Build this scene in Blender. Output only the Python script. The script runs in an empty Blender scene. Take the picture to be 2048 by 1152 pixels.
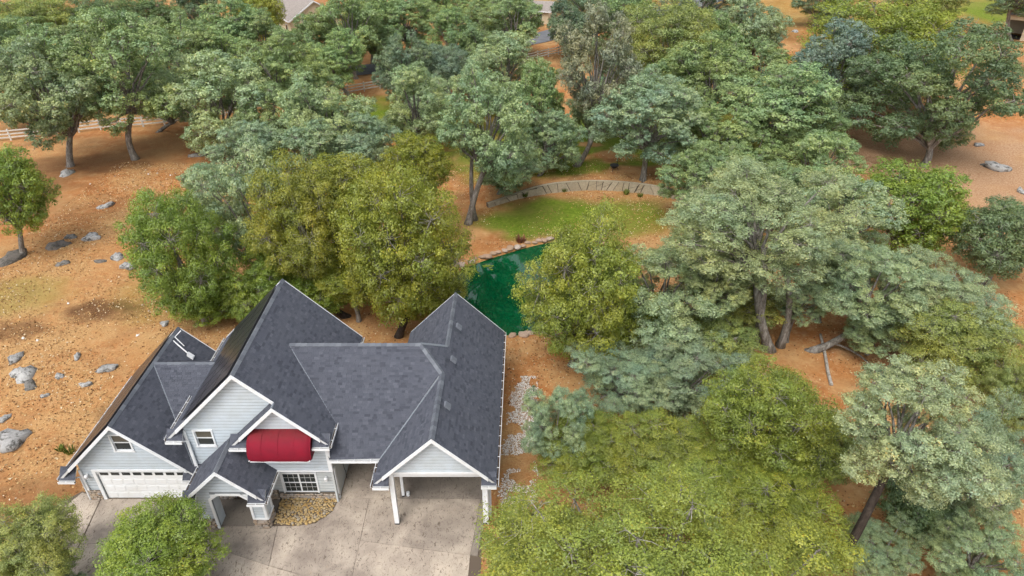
import bpy, math, random
import numpy as np
from mathutils import Vector, Matrix

random.seed(7)
SC = bpy.context.scene
COL = SC.collection
R = math.radians

# ------------------------------------------------------------------ camera
CAM_H, PITCH, FPX = 30.6, R(32.6), 1365.0
cam = bpy.data.cameras.new("camera")
cam.sensor_width = 36.0
cam.lens = FPX / 2048 * 36.0
cam.clip_start, cam.clip_end = 0.5, 3000
camo = bpy.data.objects.new("camera", cam)
COL.objects.link(camo)
camo.location = (0, 0, CAM_H)
camo.rotation_euler = (R(90) - PITCH, 0, 0)
SC.camera = camo

# ------------------------------------------------------------------ sky, sun, exposure (bright overcast)
SUN_EL, SUN_AZ = R(58), R(205)          # azimuth clockwise from +Y
w = bpy.data.worlds.new("World")
SC.world = w
w.use_nodes = True
nt = w.node_tree
bg = nt.nodes["Background"]
sky = nt.nodes.new("ShaderNodeTexSky")
sky.sky_type = 'NISHITA'
sky.sun_disc = False
sky.sun_elevation = SUN_EL
sky.sun_rotation = SUN_AZ
sky.air_density = 1.0
sky.dust_density = 3.0
sky.ozone_density = 1.0
hs = nt.nodes.new("ShaderNodeHueSaturation")
hs.inputs["Saturation"].default_value = 0.28
nt.links.new(sky.outputs[0], hs.inputs["Color"])
nt.links.new(hs.outputs[0], bg.inputs[0])
bg.inputs[1].default_value = 0.15
sun = bpy.data.lights.new("sun", 'SUN')
sun.energy = 0.85
sun.angle = R(30)
sun.color = (1.0, 0.96, 0.9)
suno = bpy.data.objects.new("sun", sun)
COL.objects.link(suno)
sd = Vector((math.sin(SUN_AZ) * math.cos(SUN_EL), math.cos(SUN_AZ) * math.cos(SUN_EL), math.sin(SUN_EL)))
suno.rotation_euler = (-sd).to_track_quat('-Z', 'Y').to_euler()
suno.location = (0, 0, 60)
SC.view_settings.view_transform = 'Standard'
SC.view_settings.look = 'None'
SC.view_settings.gamma = 1.0
SC.view_settings.exposure = 0.93
SC.cycles.use_adaptive_sampling = True
SC.cycles.adaptive_threshold = 0.04
SC.cycles.max_bounces = 4
SC.cycles.diffuse_bounces = 2
SC.cycles.glossy_bounces = 2
SC.cycles.transmission_bounces = 2

# ------------------------------------------------------------------ picture <-> place
CP, SP = math.cos(PITCH), math.sin(PITCH)
def ray(px, py):
    a = (px - 1024) / FPX; b = (576 - py) / FPX
    return (a, CP + b * SP, -SP + b * CP)
def atz(px, py, z=0.0):
    v = ray(px, py); t = (z - CAM_H) / v[2]
    return Vector((v[0] * t, v[1] * t, z))
def depth(p):
    return p[1] * CP - (p[2] - CAM_H) * SP
def gpt(px, py):
    p = atz(px, py, 0)
    for _ in range(12):
        p = atz(px, py, float(height(p.x, p.y)))
    return p

# ------------------------------------------------------------------ numpy noise + terrain
rng = np.random.default_rng(11)
_perm = rng.random((256, 256))
def vnoise(x, y):
    x = np.asarray(x, float); y = np.asarray(y, float)
    xi = np.floor(x).astype(int); yi = np.floor(y).astype(int)
    fx = x - xi; fy = y - yi
    fx = fx * fx * (3 - 2 * fx); fy = fy * fy * (3 - 2 * fy)
    g = lambda i, j: _perm[i & 255, j & 255]
    return (g(xi, yi) * (1 - fx) + g(xi + 1, yi) * fx) * (1 - fy) + (g(xi, yi + 1) * (1 - fx) + g(xi + 1, yi + 1) * fx) * fy
def fbm(x, y, s, o=4):
    r = 0; a = 1; t = 0
    for k in range(o):
        r = r + a * vnoise(np.asarray(x) / s + 17 * k, np.asarray(y) / s + 31 * k); t += a; a *= .5; s = s / 2.03
    return r / t
def sst(a, b, x):
    t = np.clip((x - a) / (b - a), 0, 1)
    return t * t * (3 - 2 * t)
def sdist(poly, x, y):
    """signed distance to polygon, positive inside"""
    x = np.asarray(x, float); y = np.asarray(y, float)
    d = np.full(np.broadcast(x, y).shape, 1e9); ins = np.zeros(d.shape, bool)
    n = len(poly)
    for i in range(n):
        ax, ay = poly[i]; bx, by = poly[(i + 1) % n]
        ex, ey = bx - ax, by - ay
        t = np.clip(((x - ax) * ex + (y - ay) * ey) / (ex * ex + ey * ey), 0, 1)
        d = np.minimum(d, np.hypot(x - ax - t * ex, y - ay - t * ey))
        c = (ay > y) != (by > y)
        with np.errstate(divide='ignore', invalid='ignore'):
            xx = (bx - ax) * (y - ay) / (by - ay if by != ay else 1e-9) + ax
        ins ^= c & (x < xx)
    return np.where(ins, d, -d)
def spline(pts, n):
    pts = [Vector(p) for p in pts]
    P = [2 * pts[0] - pts[1]] + pts + [2 * pts[-1] - pts[-2]]
    out = []
    for i in range(1, len(P) - 2):
        for k in range(n):
            t = k / n
            a, b, c, d = P[i - 1], P[i], P[i + 1], P[i + 2]
            out.append(.5 * ((2 * b) + (c - a) * t + (2 * a - 5 * b + 4 * c - d) * t * t + (3 * b - a - 3 * c + d) * t ** 3))
    out.append(pts[-1])
    return out
POND = [(-4.8, 51.4), (-1.8, 53.6), (2.6, 56.1), (7, 57), (9.5, 54), (9, 48), (6, 43.5), (2, 41.6), (-1.5, 41.5), (-4.4, 43.5), (-5.4, 47.5)]
POND = [(v.x, v.y) for v in spline([(a, b, 0) for a, b in POND] + [(POND[0][0], POND[0][1], 0)], 5)[:-1]]
WALLC = spline([(-2.5, 63.4, 0), (0.4, 65.3, 0), (3.5, 66.6, 0), (8.4, 67.5, 0), (13, 66.9, 0), (16.3, 65.4, 0), (18.6, 62.6, 0), (19.6, 59, 0)], 8)
_wx = np.array([v.x for v in WALLC]); _wy = np.array([v.y for v in WALLC])
def wall_h(x):
    return 0.32 + 0.70 * sst(-2.5, 5, x)
def height(x, y):
    x = np.asarray(x, float); y = np.asarray(y, float)
    h = 6.0 * sst(30, 95, x) * sst(55, 120, y)
    yw = np.interp(x, _wx, _wy)
    behind = y - yw
    ter = wall_h(x) * sst(0.05, .55, behind) * (1 - sst(6, 30, behind)) * sst(-4, -2, x) * (1 - sst(19, 23, x))
    h = h + ter
    rough = sst(3, 14, np.maximum(np.abs(x + 12.5) - 13, np.abs(y - 27) - 11))
    h = h + rough * .5 * (fbm(x, y, 9.0, 3) - .5)
    left = sst(-25.5, -34, x) * sst(14, 40, y)
    h = h + .0 * left
    sp = sdist(POND, x, y)
    h = np.where(sp > -1.6, h * sst(0, 1.6, -sp), h)
    h = h - 1.0 * sst(-.2, 1.2, sp)
    return h

# ------------------------------------------------------------------ object helpers
def link(o):
    COL.objects.link(o); return o
def set_parent(o, parent):
    if parent is not None:
        o.parent = parent
        if parent.type == 'EMPTY':
            o.matrix_parent_inverse = Matrix.Translation(-parent.location)
def tag(o, label=None, cat=None, group=None, kind=None):
    if label: o["label"] = label
    if cat: o["category"] = cat
    if group: o["group"] = group
    if kind: o["kind"] = kind
    return o
def mesh_np(name, V, Fq, mats=(), attr=None, smooth=False):
    """V (n,3); Fq (m,k) faces with constant k"""
    me = bpy.data.meshes.new(name)
    V = np.asarray(V, np.float32); Fq = np.asarray(Fq, np.int32)
    m, k = Fq.shape
    me.vertices.add(len(V)); me.vertices.foreach_set("co", V.ravel())
    me.loops.add(m * k); me.loops.foreach_set("vertex_index", Fq.ravel())
    me.polygons.add(m)
    me.polygons.foreach_set("loop_start", np.arange(0, m * k, k, dtype=np.int32))
    me.polygons.foreach_set("loop_total", np.full(m, k, np.int32))
    if smooth: me.polygons.foreach_set("use_smooth", np.ones(m, bool))
    if attr is not None:
        a = me.attributes.new("rnd", 'FLOAT', 'FACE'); a.data.foreach_set("value", np.asarray(attr, np.float32))
    for mt in mats: me.materials.append(mt)
    me.update(calc_edges=True)
    return me
class MB:
    def __init__(s): s.v = []; s.f = []; s.r = []
    def poly(s, pts, r=0.5):
        i = len(s.v); s.v += [tuple(p) for p in pts]; s.f.append(tuple(range(i, i + len(pts)))); s.r.append(r)
    def hull8(s, p, r=0.5):
        """p: bottom 4 then top 4 (counter-clockwise from above)"""
        i = len(s.v); s.v += [tuple(q) for q in p]
        for f in ((3, 2, 1, 0), (4, 5, 6, 7), (0, 1, 5, 4), (1, 2, 6, 5), (2, 3, 7, 6), (3, 0, 4, 7)):
            s.f.append(tuple(i + k for k in f)); s.r.append(r)
        return s
    def box(s, x0, x1, y0, y1, z0, z1, r=0.5):
        return s.hull8([(x0, y0, z0), (x1, y0, z0), (x1, y1, z0), (x0, y1, z0), (x0, y0, z1), (x1, y0, z1), (x1, y1, z1), (x0, y1, z1)], r)
    def beam(s, a, b, wd, ht, up=(0, 0, 1), r=0.5):
        """rectangular bar from a to b, top face through the line"""
        a = Vector(a); b = Vector(b); d = (b - a).normalized(); u = Vector(up)
        sd_ = d.cross(u).normalized(); u = sd_.cross(d)
        q = []
        for zz in (-ht, 0):
            for p, sg in ((a, -1), (b, -1), (b, 1), (a, 1)):
                q.append(p + sd_ * sg * wd / 2 * -1 + u * zz)
        return s.hull8(q, r)
    def prism(s, pts, dz, r=0.5):
        n = len(pts); i = len(s.v)
        s.v += [tuple(p) for p in pts] + [(p[0], p[1], p[2] - dz) for p in pts]
        s.f.append(tuple(i + k for k in range(n))); s.r.append(r)
        s.f.append(tuple(i + n + k for k in reversed(range(n)))); s.r.append(r)
        for k in range(n):
            l = (k + 1) % n
            s.f.append((i + k, i + n + k, i + n + l, i + l)); s.r.append(r)
        return s
    def tube(s, pts, rad, n=6, r=0.5, cap=True):
        pts = [Vector(p) for p in pts]; i0 = len(s.v)
        pu = None
        for k, p in enumerate(pts):
            d = (pts[min(k + 1, len(pts) - 1)] - pts[max(k - 1, 0)])
            if d.length < 1e-6: d = Vector((0, 0, 1))
            d.normalize()
            if pu is None:
                pu = Vector((1, 0, 0)) if abs(d.x) < .8 else Vector((0, 1, 0))
            a = d.cross(pu).normalized(); b = a.cross(d); pu = b
            rr = rad[k] if hasattr(rad, '__len__') else rad
            for j in range(n):
                t = 2 * math.pi * j / n
                s.v.append(tuple(p + (a * math.cos(t) + b * math.sin(t)) * rr))
        for k in range(len(pts) - 1):
            for j in range(n):
                q = i0 + k * n; l = (j + 1) % n
                s.f.append((q + j, q + l, q + n + l, q + n + j)); s.r.append(r)
        if cap:
            s.f.append(tuple(i0 + j for j in reversed(range(n)))); s.r.append(r)
            q = i0 + (len(pts) - 1) * n
            s.f.append(tuple(q + j for j in range(n))); s.r.append(r)
        return s
    def mesh(s, name, mat=None, smooth=False):
        me = bpy.data.meshes.new(name); me.from_pydata(s.v, [], s.f)
        a = me.attributes.new("rnd", 'FLOAT', 'FACE'); a.data.foreach_set("value", s.r)
        if mat: me.materials.append(mat)
        if smooth: me.polygons.foreach_set("use_smooth", [True] * len(s.f))
        me.update(); return me
    def build(s, name, mat, parent=None, smooth=False):
        o = bpy.data.objects.new(name, s.mesh(name, mat, smooth)); link(o); set_parent(o, parent); return o
def empty(name, loc, label=None, cat=None, group=None):
    o = bpy.data.objects.new(name, None); o.location = loc; o.empty_display_size = .3; link(o)
    return tag(o, label, cat, group)

# ------------------------------------------------------------------ materials
class NT:
    def __init__(s, name):
        s.m = bpy.data.materials.new(name); s.m.use_nodes = True; s.t = s.m.node_tree
        s.p = s.t.nodes["Principled BSDF"]; s.out = s.t.nodes["Material Output"]
    def n(s, ty, **kw):
        o = s.t.nodes.new("ShaderNode" + ty)
        for k, v in kw.items():
            if k in o.inputs: o.inputs[k].default_value = v
            else: setattr(o, k, v)
        return o
    def l(s, a, b): s.t.links.new(a, b)
    def coord(s, kind="Object"): return s.n("TexCoord").outputs[kind]
    def noise(s, scale, detail=4, rough=.6, vec=None, dist=0.0):
        o = s.n("TexNoise", Scale=scale, Detail=detail, Roughness=rough, Distortion=dist)
        if vec is not None: s.l(vec, o.inputs["Vector"])
        return o.outputs["Fac"]
    def ramp(s, fac, stops, interp='LINEAR'):
        o = s.n("ValToRGB"); cr = o.color_ramp; cr.interpolation = interp
        while len(cr.elements) < len(stops): cr.elements.new(.5)
        for e, (p, c) in zip(cr.elements, stops):
            e.position = p; e.color = (c, c, c, 1) if not hasattr(c, '__len__') else (*c, 1)
        s.l(fac, o.inputs[0]); return o.outputs[0]
    def mix(s, fac, a, b, mode='MIX'):
        o = s.n("MixRGB", blend_type=mode)
        for i, x in ((0, fac), (1, a), (2, b)):
            if hasattr(x, 'links'): s.l(x, o.inputs[i])
            elif i == 0: o.inputs[0].default_value = x
            else: o.inputs[i].default_value = (*x, 1)
        return o.outputs[0]
    def bump(s, h, strength=.3, dist=.02):
        b = s.n("Bump", Strength=strength, Distance=dist); s.l(h, b.inputs["Height"]); s.l(b.outputs[0], s.p.inputs["Normal"])
    def attr(s, name): return s.n("Attribute", attribute_name=name).outputs["Fac"]
    def fin(s, col=None, rough=.7, spec=.3, metal=0.0):
        if col is not None:
            if hasattr(col, 'links'): s.l(col, s.p.inputs["Base Color"])
            else: s.p.inputs["Base Color"].default_value = (*col, 1)
        s.p.inputs["Roughness"].default_value = rough
        s.p.inputs["Specular IOR Level"].default_value = spec
        s.p.inputs["Metallic"].default_value = metal
        return s.m
M = {}
def paint(name, col, dirt=.12, rough=.55, scale=1.4):
    k = NT(name); v = k.coord()
    d = tuple(c * (1 - dirt) * f for c, f in zip(col, (1, .98, .94)))
    n1 = k.noise(scale, 5, .65, v)
    M[name] = k.fin(k.mix(k.ramp(n1, [(.35, 0), (.7, 1)]), col, d), rough, .3); return k
paint('siding', (.54, .60, .65), .12); paint('trim', (.76, .78, .80), .09, .5, 3.0)
paint('grey_wall', (.52, .55, .555), .12); paint('door_white', (.80, .82, .83), .06, .45)
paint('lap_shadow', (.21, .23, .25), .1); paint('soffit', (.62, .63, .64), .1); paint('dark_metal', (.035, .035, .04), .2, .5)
paint('metal', (.45, .47, .5), .2, .45); paint('cream', (.62, .53, .38), .12); paint('fence_white', (.66, .63, .58), .3, .6, 2.5)
paint('dark_inside', (.03, .027, .025), .2, .8); paint('wood_dark', (.09, .065, .045), .4, .8, 6)
paint('tyre', (.02, .02, .02), .1, .8); paint('yellow_rope', (.62, .5, .05), .1)
k = NT('shingle'); r_ = k.attr('rnd'); v = k.coord()
c = k.ramp(r_, [(0, (.060, .065, .082)), (.3, (.086, .092, .114)), (.9, (.100, .107, .131)), (1, (.120, .128, .155))])
c = k.mix(k.ramp(k.noise(.55, 4, .6, v), [(.4, 0), (.72, .22)]), c, (.13, .135, .155))
c = k.mix(k.ramp(k.noise(60, 2, .5, v), [(.3, 0), (.75, .5)]), c, (.03, .032, .04))
c = k.mix(k.ramp(k.noise(1.3, 5, .7, v), [(.64, 0), (.8, .3)]), c, (.085, .08, .062))
k.bump(k.noise(80, 2, .5, v), .35, .01); M['shingle'] = k.fin(c, .9, .2)
k = NT('roof_cap'); r_ = k.attr('rnd'); v = k.coord()
c = k.ramp(r_, [(0, (.095, .103, .122)), (1, (.165, .178, .198))])
k.bump(k.noise(80, 2, .5, v), .35, .01); M['roof_cap'] = k.fin(c, .85, .25)
k = NT('valley_metal'); M['valley_metal'] = k.fin((.19, .21, .235), .5, .4)
k = NT('solar'); v = k.coord()
br = k.n("TexBrick", Scale=1.0); br.offset = 0
br.inputs["Color1"].default_value = (.012, .012, .018, 1); br.inputs["Color2"].default_value = (.015, .014, .02, 1); br.inputs["Mortar"].default_value = (.05, .05, .055, 1)
br.inputs["Brick Width"].default_value = .16; br.inputs["Row Height"].default_value = .16; br.inputs["Mortar Size"].default_value = .006
k.l(v, br.inputs["Vector"]); M['solar'] = k.fin(br.outputs[0], .3, .6)
k = NT('awning_red'); v = k.coord()
c = k.mix(k.ramp(k.noise(2.2, 5, .6, v), [(.35, 0), (.8, 1)]), (.205, .004, .018), (.15, .006, .018))
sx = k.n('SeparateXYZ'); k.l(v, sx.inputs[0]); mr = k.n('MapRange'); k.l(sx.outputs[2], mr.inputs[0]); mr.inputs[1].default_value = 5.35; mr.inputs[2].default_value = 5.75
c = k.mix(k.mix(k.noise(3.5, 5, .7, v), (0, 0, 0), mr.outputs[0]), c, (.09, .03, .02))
wv = k.n("TexWave", Scale=14.0, Distortion=.4); wv.bands_direction = 'Z'; k.l(v, wv.inputs["Vector"])
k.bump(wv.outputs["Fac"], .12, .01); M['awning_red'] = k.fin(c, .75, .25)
k = NT('glass_dark'); k.p.inputs["Roughness"].default_value = .05; M['glass_dark'] = k.fin((.03, .035, .035), .05, .6)
k = NT('glass_tint'); M['glass_tint'] = k.fin((.10, .09, .07), .08, .6)
k = NT('concrete'); v = k.coord()
base = k.mix(k.ramp(k.noise(.45, 6, .62, v, .4), [(.36, 0), (.62, 1)]), (.27, .222, .182), (.51, .43, .345))
st = k.ramp(k.noise(.22, 5, .6, v, .6), [(.5, 0), (.66, 1)])
c = k.mix(k.mix(.6, (0, 0, 0), st), base, (.19, .16, .135))
pits = k.n("TexVoronoi", Scale=7.0); k.l(k.n("Mapping", Scale=(1, .55, 1)).outputs[0], pits.inputs["Vector"])
mp = k.n("Mapping", Scale=(1, .5, 1)); k.l(v, mp.inputs[0])
sp_ = k.ramp(k.noise(9, 4, .75, mp.outputs[0], 1.2), [(.55, 0), (.64, .85)])
c = k.mix(sp_, c, (.11, .08, .06))
c = k.mix(k.ramp(k.noise(2.1, 5, .7, v), [(.62, 0), (.75, .4)]), c, (.42, .30, .19))
c = k.mix(k.attr('rnd'), c, (.13, .115, .1)); 
k.bump(k.noise(11, 5, .7, mp.outputs[0], 1.0), .4, .02); M['concrete'] = k.fin(c, .85, .3)
k = NT('joint'); M['joint'] = k.fin((.13, .10, .075), .9, .2)
def stone_mat(name, stops, lich=.0):
    k = NT(name); oi = k.n("ObjectInfo").outputs["Random"]; v = k.coord()
    c = k.ramp(oi, stops)
    c = k.mix(k.ramp(k.noise(5, 5, .7, v), [(.35, 0), (.75, .6)]), c, tuple(x * .45 for x in stops[0][1]))
    if lich:
        c = k.mix(k.ramp(k.noise(1.7, 6, .75, v), [(.50, 0), (.6, lich)]), c, (.05, .048, .042))
        c = k.mix(k.ramp(k.noise(3.1, 6, .75, v), [(.60, 0), (.68, .5)]), c, (.30, .22, .10))
    k.bump(k.noise(9, 5, .7, v), .5, .04); M[name] = k.fin(c, .85, .25)
stone_mat('cobble', [(0, (.42, .27, .10)), (.35, (.52, .36, .15)), (.6, (.48, .38, .22)), (.85, (.42, .30, .14)), (1, (.36, .33, .28))])
stone_mat('veneer', [(0, (.36, .27, .2)), (.3, (.46, .39, .32)), (.55, (.33, .32, .31)), (.8, (.5, .41, .31)), (1, (.4, .27, .17))])
stone_mat('boulder', [(0, (.36, .35, .335)), (.5, (.44, .43, .41)), (1, (.33, .32, .305))], .9)
stone_mat('boulder_dark', [(0, (.17, .15, .13)), (.5, (.22, .21, .19)), (1, (.16, .13, .11))], .85)
stone_mat('bank_stone', [(0, (.40, .27, .18)), (.4, (.46, .36, .28)), (.7, (.44, .29, .2)), (1, (.5, .45, .4))])
stone_mat('flagstone', [(0, (.42, .36, .26)), (.5, (.50, .44, .33)), (1, (.45, .38, .26))])
k = NT('mortar'); M['mortar'] = k.fin((.13, .105, .08), .95, .1)
k = NT('bark'); v = k.coord()
mp = k.n("Mapping", Scale=(1, 1, .3)); k.l(v, mp.inputs[0])
c = k.ramp(k.noise(5, 6, .7, mp.outputs[0], .5), [(.3, (.06, .05, .042)), (.5, (.20, .18, .155)), (.72, (.40, .385, .36))])
k.bump(k.noise(7, 6, .75, mp.outputs[0], .6), .8, .06); M['bark'] = k.fin(c, .95, .1)
k = NT('bark_dark'); v = k.coord()
mp = k.n("Mapping", Scale=(1, 1, .3)); k.l(v, mp.inputs[0])
c = k.ramp(k.noise(5, 6, .7, mp.outputs[0], .5), [(.3, (.02, .016, .013)), (.6, (.075, .06, .05)), (.8, (.14, .125, .11))])
k.bump(k.noise(7, 6, .75, mp.outputs[0], .6), .8, .06); M['bark_dark'] = k.fin(c, .95, .1)
k = NT('dead_wood'); v = k.coord(); c = k.ramp(k.noise(4, 5, .7, v), [(.3, (.2, .17, .14)), (.7, (.5, .47, .42))]); M['dead_wood'] = k.fin(c, .9, .1)
# leaves: colour of the tree from the object colour, each leaf a little different
k = NT('leaf')
oc = k.n("ObjectInfo").outputs["Color"]; r_ = k.attr('rnd'); v = k.coord()
mul = k.ramp(r_, [(0, (.42, .47, .46)), (.5, (.92, .94, .9)), (.85, (1.28, 1.22, 1.12)), (.985, (1.55, 1.42, 1.3)), (1, (1.5, 1.02, .7))])
c = k.mix(1.0, oc, mul, 'MULTIPLY')
c = k.mix(1.0, c, k.ramp(k.noise(.55, 3, .6, v), [(.3, (.80, .86, .92)), (.7, (1.18, 1.12, .98))]), 'MULTIPLY')
c = k.mix(1.0, c, k.ramp(k.noise(.22, 2, .5, v), [(.35, (.92, .98, 1.03)), (.65, (1.12, 1.03, .88))]), 'MULTIPLY')
df = k.n("BsdfDiffuse"); tr = k.n("BsdfTranslucent"); mx = k.n("MixShader"); mx.inputs[0].default_value = .30
k.l(c, df.inputs[0]); k.l(k.mix(1.0, c, (1.15, 1.2, .6), 'MULTIPLY'), tr.inputs[0])
gl = k.n("BsdfGlossy", Roughness=.45); gl.inputs[0].default_value = (1, 1, 1, 1); mx2 = k.n("MixShader"); mx2.inputs[0].default_value = .035
k.l(df.outputs[0], mx.inputs[1]); k.l(tr.outputs[0], mx.inputs[2]); k.l(mx.outputs[0], mx2.inputs[1]); k.l(gl.outputs[0], mx2.inputs[2]); k.l(mx2.outputs[0], k.out.inputs[0])
M['leaf'] = k.m
k = NT('litter'); r_ = k.attr('rnd')
c = k.ramp(r_, [(0, (.10, .05, .025)), (.3, (.24, .12, .05)), (.6, (.42, .25, .10)), (.85, (.55, .38, .18)), (1, (.6, .52, .38))]); M['litter'] = k.fin(c, .9, .1)
k = NT('gravel'); r_ = k.attr('rnd')
c = k.ramp(r_, [(0, (.14, .08, .045)), (.25, (.36, .27, .19)), (.55, (.60, .56, .51)), (1, (.76, .75, .72))]); M['gravel'] = k.fin(c, .9, .2)
k = NT('water'); v = k.coord()
c = k.mix(k.ramp(k.noise(.35, 4, .6, v), [(.35, 0), (.7, 1)]), (.0, .052, .017), (.0, .082, .028))
k.bump(k.noise(2.2, 3, .5, v), .03, .02); M['water'] = k.fin(c, .03, .9)
k = NT('asphalt'); v = k.coord(); c = k.mix(k.ramp(k.noise(.6, 5, .6, v), [(.3, 0), (.7, 1)]), (.13, .135, .145), (.19, .19, .2)); M['asphalt'] = k.fin(c, .9, .2)
k = NT('far_roof'); v = k.coord(); c = k.mix(k.ramp(k.noise(2.5, 5, .7, v), [(.3, 0), (.7, 1)]), (.22, .19, .17), (.33, .29, .26)); M['far_roof'] = k.fin(c, .9, .2)
k = NT('car_white'); M['car_white'] = k.fin((.72, .73, .74), .2, .5); k.p.inputs["Coat Weight"].default_value = .6
k = NT('car_blue'); M['car_blue'] = k.fin((.16, .2, .25), .2, .5); k.p.inputs["Coat Weight"].default_value = .6
# ground
k = NT('ground'); v = k.coord()
gr, li, dk, da = k.attr('grass'), k.attr('litter'), k.attr('dark'), k.attr('dry')
dirt = k.mix(k.ramp(k.noise(.35, 6, .65, v), [(.35, 0), (.65, 1)]), (.375, .145, .048), (.47, .225, .085))
dirt = k.mix(k.ramp(k.noise(4.5, 5, .75, v), [(.42, 0), (.72, .75)]), dirt, (.27, .10, .03))
dirt = k.mix(k.ramp(k.noise(1.1, 6, .7, v), [(.5, 0), (.68, .6)]), dirt, (.58, .38, .19))
dirt = k.mix(k.ramp(k.noise(.16, 5, .65, v), [(.46, 0), (.62, .5)]), dirt, (.53, .35, .16))
lit = k.ramp(k.noise(7.5, 5, .8, v, .4), [(.3, (.13, .07, .035)), (.46, (.36, .21, .09)), (.6, (.52, .34, .15)), (.76, (.64, .49, .27))])
c = k.mix(k.mix(k.ramp(k.noise(1.6, 5, .7, v), [(.3, .2), (.7, 1)]), (0, 0, 0), li), dirt, lit)
brn = k.ramp(k.noise(8, 5, .8, v), [(.3, (.07, .035, .015)), (.6, (.17, .085, .04)), (.8, (.34, .2, .09))])
c = k.mix(k.ramp(k.noise(.27, 6, .7, v, .5), [(.5, 0), (.64, .4)]), c, (.25, .125, .058))
c = k.mix(dk, c, brn)
gry = k.ramp(k.noise(6, 5, .8, v), [(.3, (.24, .12, .06)), (.55, (.42, .26, .15)), (.75, (.56, .41, .28))])
c = k.mix(da, c, gry)
grs = k.ramp(k.noise(3.2, 6, .75, v), [(.3, (.075, .115, .010)), (.55, (.14, .20, .02)), (.75, (.24, .28, .045))])
grs = k.mix(k.ramp(k.noise(.25, 4, .6, v), [(.45, 0), (.7, .6)]), grs, (.22, .2, .05))
c = k.mix(gr, c, grs)
k.bump(k.noise(6, 6, .75, v), .7, .08); M['ground'] = k.fin(c, .95, .1)

# ------------------------------------------------------------------ ground
HOUSE_RECTS = [(-23.4, -9.6, 25.9, 34.2), (-9.7, -1.2, 24.5, 36.5)]
def axis(lo, f0, f1, hi, fine, grow=1.12):
    a = list(np.arange(f0, f1 + 1e-6, fine)); s = fine; x = f0; L = []
    while x > lo: s *= grow; x -= s; L.append(x)
    s = fine; x = f1; U = []
    while x < hi: s *= grow; x += s; U.append(x)
    return np.array(L[::-1] + a + U)
GX = axis(-600, -42, 46, 600, .42); GY = axis(-150, 14, 92, 900, .42)
XX, YY = np.meshgrid(GX, GY); HH = height(XX, YY)
V = np.stack([XX.ravel(), YY.ravel(), HH.ravel()], 1)
nx, ny = len(GX), len(GY)
idx = np.arange(nx * ny).reshape(ny, nx)
Fg = np.stack([idx[:-1, :-1].ravel(), idx[:-1, 1:].ravel(), idx[1:, 1:].ravel(), idx[1:, :-1].ravel()], 1)
gm = mesh_np("ground", V, Fg, [M['ground']], smooth=True)
def blob(cx, cy, rx, ry, soft=.5, nz=.55, s=2.5, rot=0):
    c_, s_ = math.cos(rot), math.sin(rot)
    dx, dy = XX - cx, YY - cy
    q = np.hypot((dx * c_ + dy * s_) / rx, (-dx * s_ + dy * c_) / ry) + nz * (fbm(XX + cx, YY, s, 4) - .5) * 2
    return 1 - sst(1 - soft, 1 + soft * .4, q)
def pb(px, py, rx, ry, **kw):
    p = atz(px, py); return blob(p.x, p.y, rx, ry, **kw)
yw = np.interp(XX, _wx, _wy)
grass = np.maximum(pb(1110, 436, 8.5, 4.6, soft=.35, nz=.35), pb(1250, 432, 6.5, 4.2, nz=.4) * .85)
behind = sst(1.2, 3, YY - yw) * (XX > -14) * (XX < 26)
lawn2 = np.maximum.reduce([pb(1120, 325, 14, 6, soft=.25) * .95, pb(1000, 340, 6, 6) * .6, pb(1230, 320, 12, 5, soft=.3) * .95, pb(1180, 290, 16, 10, soft=.35), pb(1050, 300, 9, 10) * .85, pb(755, 235, 7, 9), pb(900, 250, 12, 10) * .7, pb(1420, 260, 12, 14) * .8]) * sst(.7, 1.8, YY - yw)
for (x, y, q) in ((1155, 335, 1.7), (1228, 330, 2.6), (1080, 350, 2.2), (995, 385, 3.2), (1180, 305, 1.4), (1280, 370, 3)):
    lawn2 = lawn2 * (1 - pb(x, y, q, q * .9, s=1.2))
grass = np.maximum(grass, lawn2)
grass = np.maximum(grass, pb(1990, 90, 13, 12, soft=.3) * .95)
grass = np.maximum(grass, .35 * pb(30, 590, 4, 4)); grass = np.maximum(grass, .25 * pb(330, 600, 5, 4))
grass = np.maximum(grass, .3 * sst(120, 150, YY) * sst(.45, .6, fbm(XX, YY, 22)))
litter = sst(.38, .62, fbm(XX, YY, 6, 4)) * .9
litter = np.maximum(litter, np.maximum.reduce([pb(60, 640, 9, 6) * .95, pb(230, 860, 6, 7), pb(110, 600, 15, 13) * .8, pb(60, 800, 9, 8) * .7]))
litter = litter * (1 - .8 * pb(1120, 770, 3, 5)) * (1 - .6 * pb(1640, 740, 4, 6)) * (1 - .7 * pb(960, 480, 5, 5))
dark = np.maximum.reduce([pb(205, 620, 3.2, 1.7, s=1.2) * .95, pb(20, 660, 2.5, 1.6, s=1.2) * .7, pb(270, 830, 2.2, 5, s=1.5) * .7, pb(150, 330, 9, 4) * .75, pb(400, 290, 12, 5) * .5, pb(1720, 280, 8, 4) * .8, pb(90, 1000, 5, 2.2, s=1) * .5])
dark = np.maximum(dark, .55 * sst(.55, .7, fbm(XX + 60, YY, 7, 4)) * sst(50, 70, YY))
dry = np.maximum.reduce([pb(1890, 330, 16, 14), pb(1980, 380, 12, 12) * .8, pb(1760, 680, 4, 4) * .5])
for nme, arr in (("grass", grass), ("litter", litter), ("dark", dark), ("dry", dry)):
    a = gm.attributes.new(nme, 'FLOAT', 'POINT'); a.data.foreach_set("value", np.clip(arr, 0, 1).astype(np.float32).ravel())
tag(link(bpy.data.objects.new("ground", gm)), kind="structure")

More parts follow.
